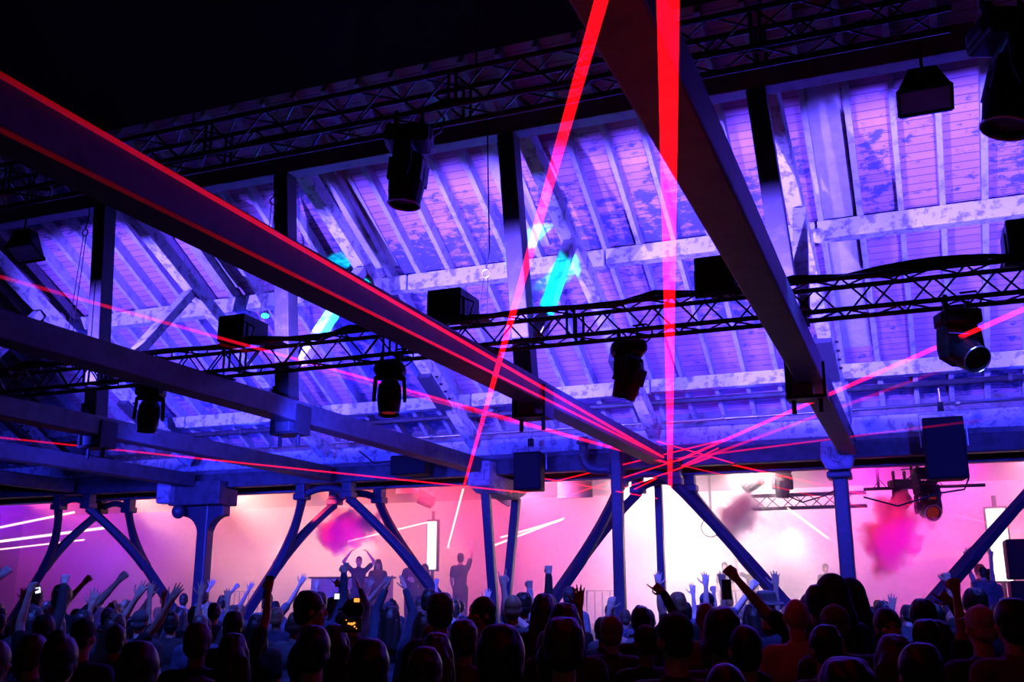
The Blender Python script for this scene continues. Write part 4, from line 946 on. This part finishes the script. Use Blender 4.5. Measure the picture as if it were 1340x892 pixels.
HEADS = [
    (408, 772, 7.6, 'folded', 'short', -pi / 2 + YAW + .3, 'man in profile with blue-lit face looking toward the glare', 0, 1, 0),
    (462, 783, 8.6, 'down', 'cap', F_ + .6, 'person in a cap turned half away beside the lit phone screens', 0, 1, 0),
    (577, 776, 7.4, 'down', 'curly', F_, 'person with bushy blue-lit hair and pale neck below the long brace foot', 0, 0, 1),
    (563, 770, 11.5, 'down', 'short', F_ - .2, 'person with dark hair just behind the bushy blue-lit head', 0, 1, 0),
    (630, 780, 8.2, 'down', 'short', pi / 2 + YAW + .5, 'person turned with pale face at the foot of the V-shaped legs', 0, 2, 0),
    (671, 777, 10, 'down', 'crop', F_, 'close-cropped pale-headed person next to the horn gesture', 0, 1, 2),
    (711, 776, 8.8, 'down', 'long', F_, 'person with long blue-lit hair under the black-sleeved fist', 0, 0, 1),
    (745, 767, 14.5, 'down', 'short', F_, 'hazy purple head standing clear of the crowd left of the downpipe', 0, 3, 0),
    (738, 788, 6.2, 'down', 'long', F_, 'person with smooth brown hair rim-lit by the glare, left of the downpipe', 0, 1, 1),
    (737, 809, 4.7, 'down', 'curly', F_, 'person with rounded fair-edged hair lowest before the downpipe', 0, 0, 1),
    (655, 816, 3.7, 'down', 'short', F_, 'big black round head nearest the camera below the V-shaped legs', 1, 0, 0),
    (882, 800, 4.9, 'down', 'cap', F_ + .1, 'large dark head with soft hat brim below the slim post', 0, 1, 0),
    (943, 796, 5.4, 'down', 'curly', F_, 'large dark bushy head below the white glare', 1, 0, 0),
    (973, 815, 5.2, 'down', 'crop', F_, 'round dark head with bright rim just right of the bushy head', 0, 0, 0),
    (923, 787, 8.4, 'down', 'crop', F_, 'person with shaved warm-lit head beneath the spread pair of hands', 0, 3, 2),
    (886, 774, 11, 'down', 'short', F_, 'person with short two-tone hair in front of the white glare', 0, 0, 2),
    (1040, 779, 7.2, 'down', None, F_, 'bald-headed person glowing warm beside the column brace', 0, 4, 0),
    (1058, 774, 9.2, 'down', 'crop', F_, 'person with cropped dusky head behind the bald one', 1, 1, 1),
    (1086, 753, 8.3, 'down', 'hood', F_, 'tall person in a deep blue hood covering the square column foot', 0, 2, 2),
    (1108, 759, 9.2, 'down', 'hood', F_ + .3, 'second hooded person in blue pressed against the tall hooded one', 0, 2, 2),
    (1090, 790, 6.8, 'down', 'cap', F_, 'person with pale-rimmed cap under the tall hooded figure', 0, 1, 3),
    (1160, 795, 7.4, 'down', 'short', pi + YAW, 'person turned to face the camera with blue-lit face under the right-going brace', 0, 1, 0),
    (1280, 791, 6.6, 'down', 'cap', F_, 'person in a bright blue-white cap near the subwoofer stack', 0, 1, 4),
    (1320, 782, 6.2, 'down', 'short', F_, 'person with flat dark hair and patterned shoulders below the subwoofer stack', 0, 3, 0),
    (1002, 778, 9.8, 'down', 'brim', F_, 'person in a pale brimmed sun hat by the spread blue hands', 0, 2, 3),
    (1205, 784, 8.4, 'down', 'curly', F_, 'person with a bushy dark head directly beneath the pink plume', 0, 0, 0),
    (1273, 770, 9.6, 'down', 'curly', F_, 'person with round black hair clear of the pink haze', 1, 0, 0),
]
for h in HEADS: by_head(*h[:6], h[6], h[7], h[8], h[9])
# figures in the haze beyond the columns, on the stage and on the low riser by the subwoofers
rs = at(1290, 780, 21.4)
tag(MB().box((rs.x - 1.4, 21.0, 0), (rs.x + 1.0, 22.2, .70)).build('viewing_riser', STAGEM, bevel=.02, loc=(rs.x, 21, 0)), 'low dark viewing riser under the couple beside the subwoofer stack', 'riser', kind='thing')
for u, v, D, pose, hair, rz, lab, sk, shc, hm, z in (
    (1292, 744, 22.0, 'down', 'short', F_, 'dark-haired person standing above the crowd beside the subwoofer stack', 0, 3, 0, .70),
    (1280, 738, 22.8, 'down', 'curly', F_ + .4, 'pink hazy head close to the dark-haired person by the subwoofer stack', 0, 3, 1, .70)):
    by_head(u, v, D, pose, hair, rz, lab, sk, shc, hm, z=z)
by_hand(1296, 716, 21.6, 'both_thin', 'crop', F_, 'person with two thin raised arms in front of the subwoofer stack', 0, 3, 1, z=.70)
STG = [(540, 727, 27.5, 'folded', 'long', 'bulky pale silhouette in pink haze beside the light tower'), (556, 738, 28.2, 'down', 'hood', 'second pale silhouette shoulder to shoulder near the light tower'), (495, 731, 28.0, 'down', 'long', 'long-haired pale silhouette above the desk in bright haze'), (603, 721, 28.5, 'one_open', 'short', 'pink silhouette with one lifted arm left of the V-shaped legs'), (470, 727, 27.2, 'circle', 'crop', 'faint silhouette with arms looped overhead above the desk'), (948, 735, 29.5, 'down', 'short', 'faint standing silhouette in the white glare'), (984, 737, 29.0, 'wave', 'crop', 'faint waving silhouette at the edge of the white glare'), (1080, 737, 29, 'down', 'short', 'faint head in cream haze left of the square column')]
for u, v, D, pose, hair, lab in STG: by_head(u, v, D, pose, hair, pi + YAW if pose != 'one_open' else F_, lab, 0, 1, 0, z=1.0)
# phones, a cup and wristbands held by the raised hands
def phone(u, v, D, lit, lab, w=.075, h=.15, roll=0.):
    P = atD(u, v, D); root = empty('smartphone', P, lab, 'phone', 'phones held up in the crowd')
    R_ = RT * cos(roll) + ZZ * sin(roll); U_ = ZZ * cos(roll) - RT * sin(roll); Fn = Fh
    MB().quadbox(P, (R_ * w / 2, Fn * .0045, U_ * h / 2)).build('case', BLACK, root, bevel=.003)
    MB().quadbox(P - Fn * .005, (R_ * (w / 2 - .005), Fn * .0008, U_ * (h / 2 - .006))).build('screen', lit, root)
    MB().lathe([(.006, .0045), (.005, .0065)], P + U_ * h * .4, Fn, 10).build('lens', GLASS, root)
phone(50, 772, 9.45, WHITESCR, 'small phone with white-lit screen held near the crowd edge', .055, .06, .2)
phone(351, 768, 8.95, GLASS, 'dark tilted phone lifted before pink haze', .07, .19, -.12)
phone(951, 771, 8.3, GLASS, 'black phone standing out sharply against the white glare', .075, .155)
phone(441, 780, 8.3, WHITESCR, 'phone with a bright white screen under the pale desk', .05, .055)
phone(467, 785, 7.6, AMBERLED, 'phone with a small warm screen below the pale desk', .05, .04)
root = empty('camera_display', atD(460, 816, 6.2), 'cluster of small amber lights glowing low in the dark crowd', 'display')
m = MB()
for du, dv, q in ((0, 0, .010), (-3.5, -.5, .008), (3.5, -1.0, .008), (4, 3.5, .006), (6.5, 6, .004), (-7, -5, .004), (1.5, 0, .008)): m.ell(atD(460 + du, 816 + dv, 6.2), (q, q, q * .8), 8, 6)
P = atD(460, 817, 6.23); MB().quadbox(P, (RT * .06, Fh * .02, ZZ * .045)).build('case', BLACK, root, bevel=.006); m.build('indicator_lights', AMBERLED, root)
P = atD(453, 741, 12.0); root = empty('drink_cup', P, 'small pale cup gripped in the tallest blue fist', 'cup')
MB().lathe([(.024, -.05), (.034, .04), (.036, .045), (.031, .043), (.022, -.045)], P, ZZ, 14).build('cup_wall', WHITE_TIMBER, root, smooth=True)

# the rest of the crowd, arms down
def clear(x, y, r): return all((x - a) ** 2 + (y - b) ** 2 > r * r for a, b in PEOPLE)
for x in XC[:4]: PEOPLE.append((x, 20.1))
PEOPLE += [(-5.5, 19.5), (-5.25, 21.9)]
CROWD = 'standing crowd seen from behind'
LAB = {'short': 'short-haired', 'long': 'long-haired', 'bun': 'bun-haired', 'curly': 'curly-haired', 'crop': 'close-cropped', 'cap': 'cap-wearing'}
n = 0; tries = 0
R2 = random.Random(11)
while n < 178 and tries < 60000:
    tries += 1
    D = 3.4 + (18.4) * R2.random() ** .85; a = R2.uniform(-28.6, 28.6) ; u = 670 + 1345 * tan(radians(a))
    P = atD(u, 790, D); x, y = P.x, P.y
    if y > 19.2 or not clear(x, y, .50 + .028 * D): continue
    hk = R2.choice(['short'] * 5 + ['long'] * 4 + ['bun', 'curly', 'curly', 'crop', 'crop', 'cap'])
    s = R2.uniform(.90, .96) if D < 9 else (R2.uniform(.91, .975) if D < 13.5 else R2.uniform(.92, 1.0))
    zone = 'nearest, darkest rows' if D < 8 else ('middle rows' if D < 13.5 else 'hazy rows before the columns')
    person(R2.choice(['down', 'down', 'folded']), hk, x, y, F_ + R2.uniform(-.35, .35), s, R2.choice([0, 0, 1, 2]), R2.choice([0, 0, 0, 1, 1, 2, 3, 5]), R2.choice([0, 0, 1, 1, 2]) if hk != 'cap' else R2.choice([0, 1, 3]), f'{LAB[hk]} person with arms lowered, from behind, in the {zone}', f'{LAB[hk]} {CROWD}, {zone}')
    n += 1
# hazy backs between the columns and the stage
m_ = 0; tries = 0
while m_ < 16 and tries < 9000:
    tries += 1
    u = R2.uniform(30, 1270); P = at(u, 785, R2.uniform(20.9, 24.0))
    if not clear(P.x, P.y, .8) or rs.x - 1.8 < P.x < rs.x + 3: continue
    person('down', R2.choice(['short', 'crop', 'curly']), P.x, P.y, F_ + R2.uniform(-.4, .4), R2.uniform(.95, 1.06), 0, R2.choice([1, 3]), 1, 'faint head in the haze beyond the column line', 'hazy heads beyond the columns'); m_ += 1
print('PEOPLE', len([o for o in bpy.data.objects if o.name.startswith('person')]), LOGP)
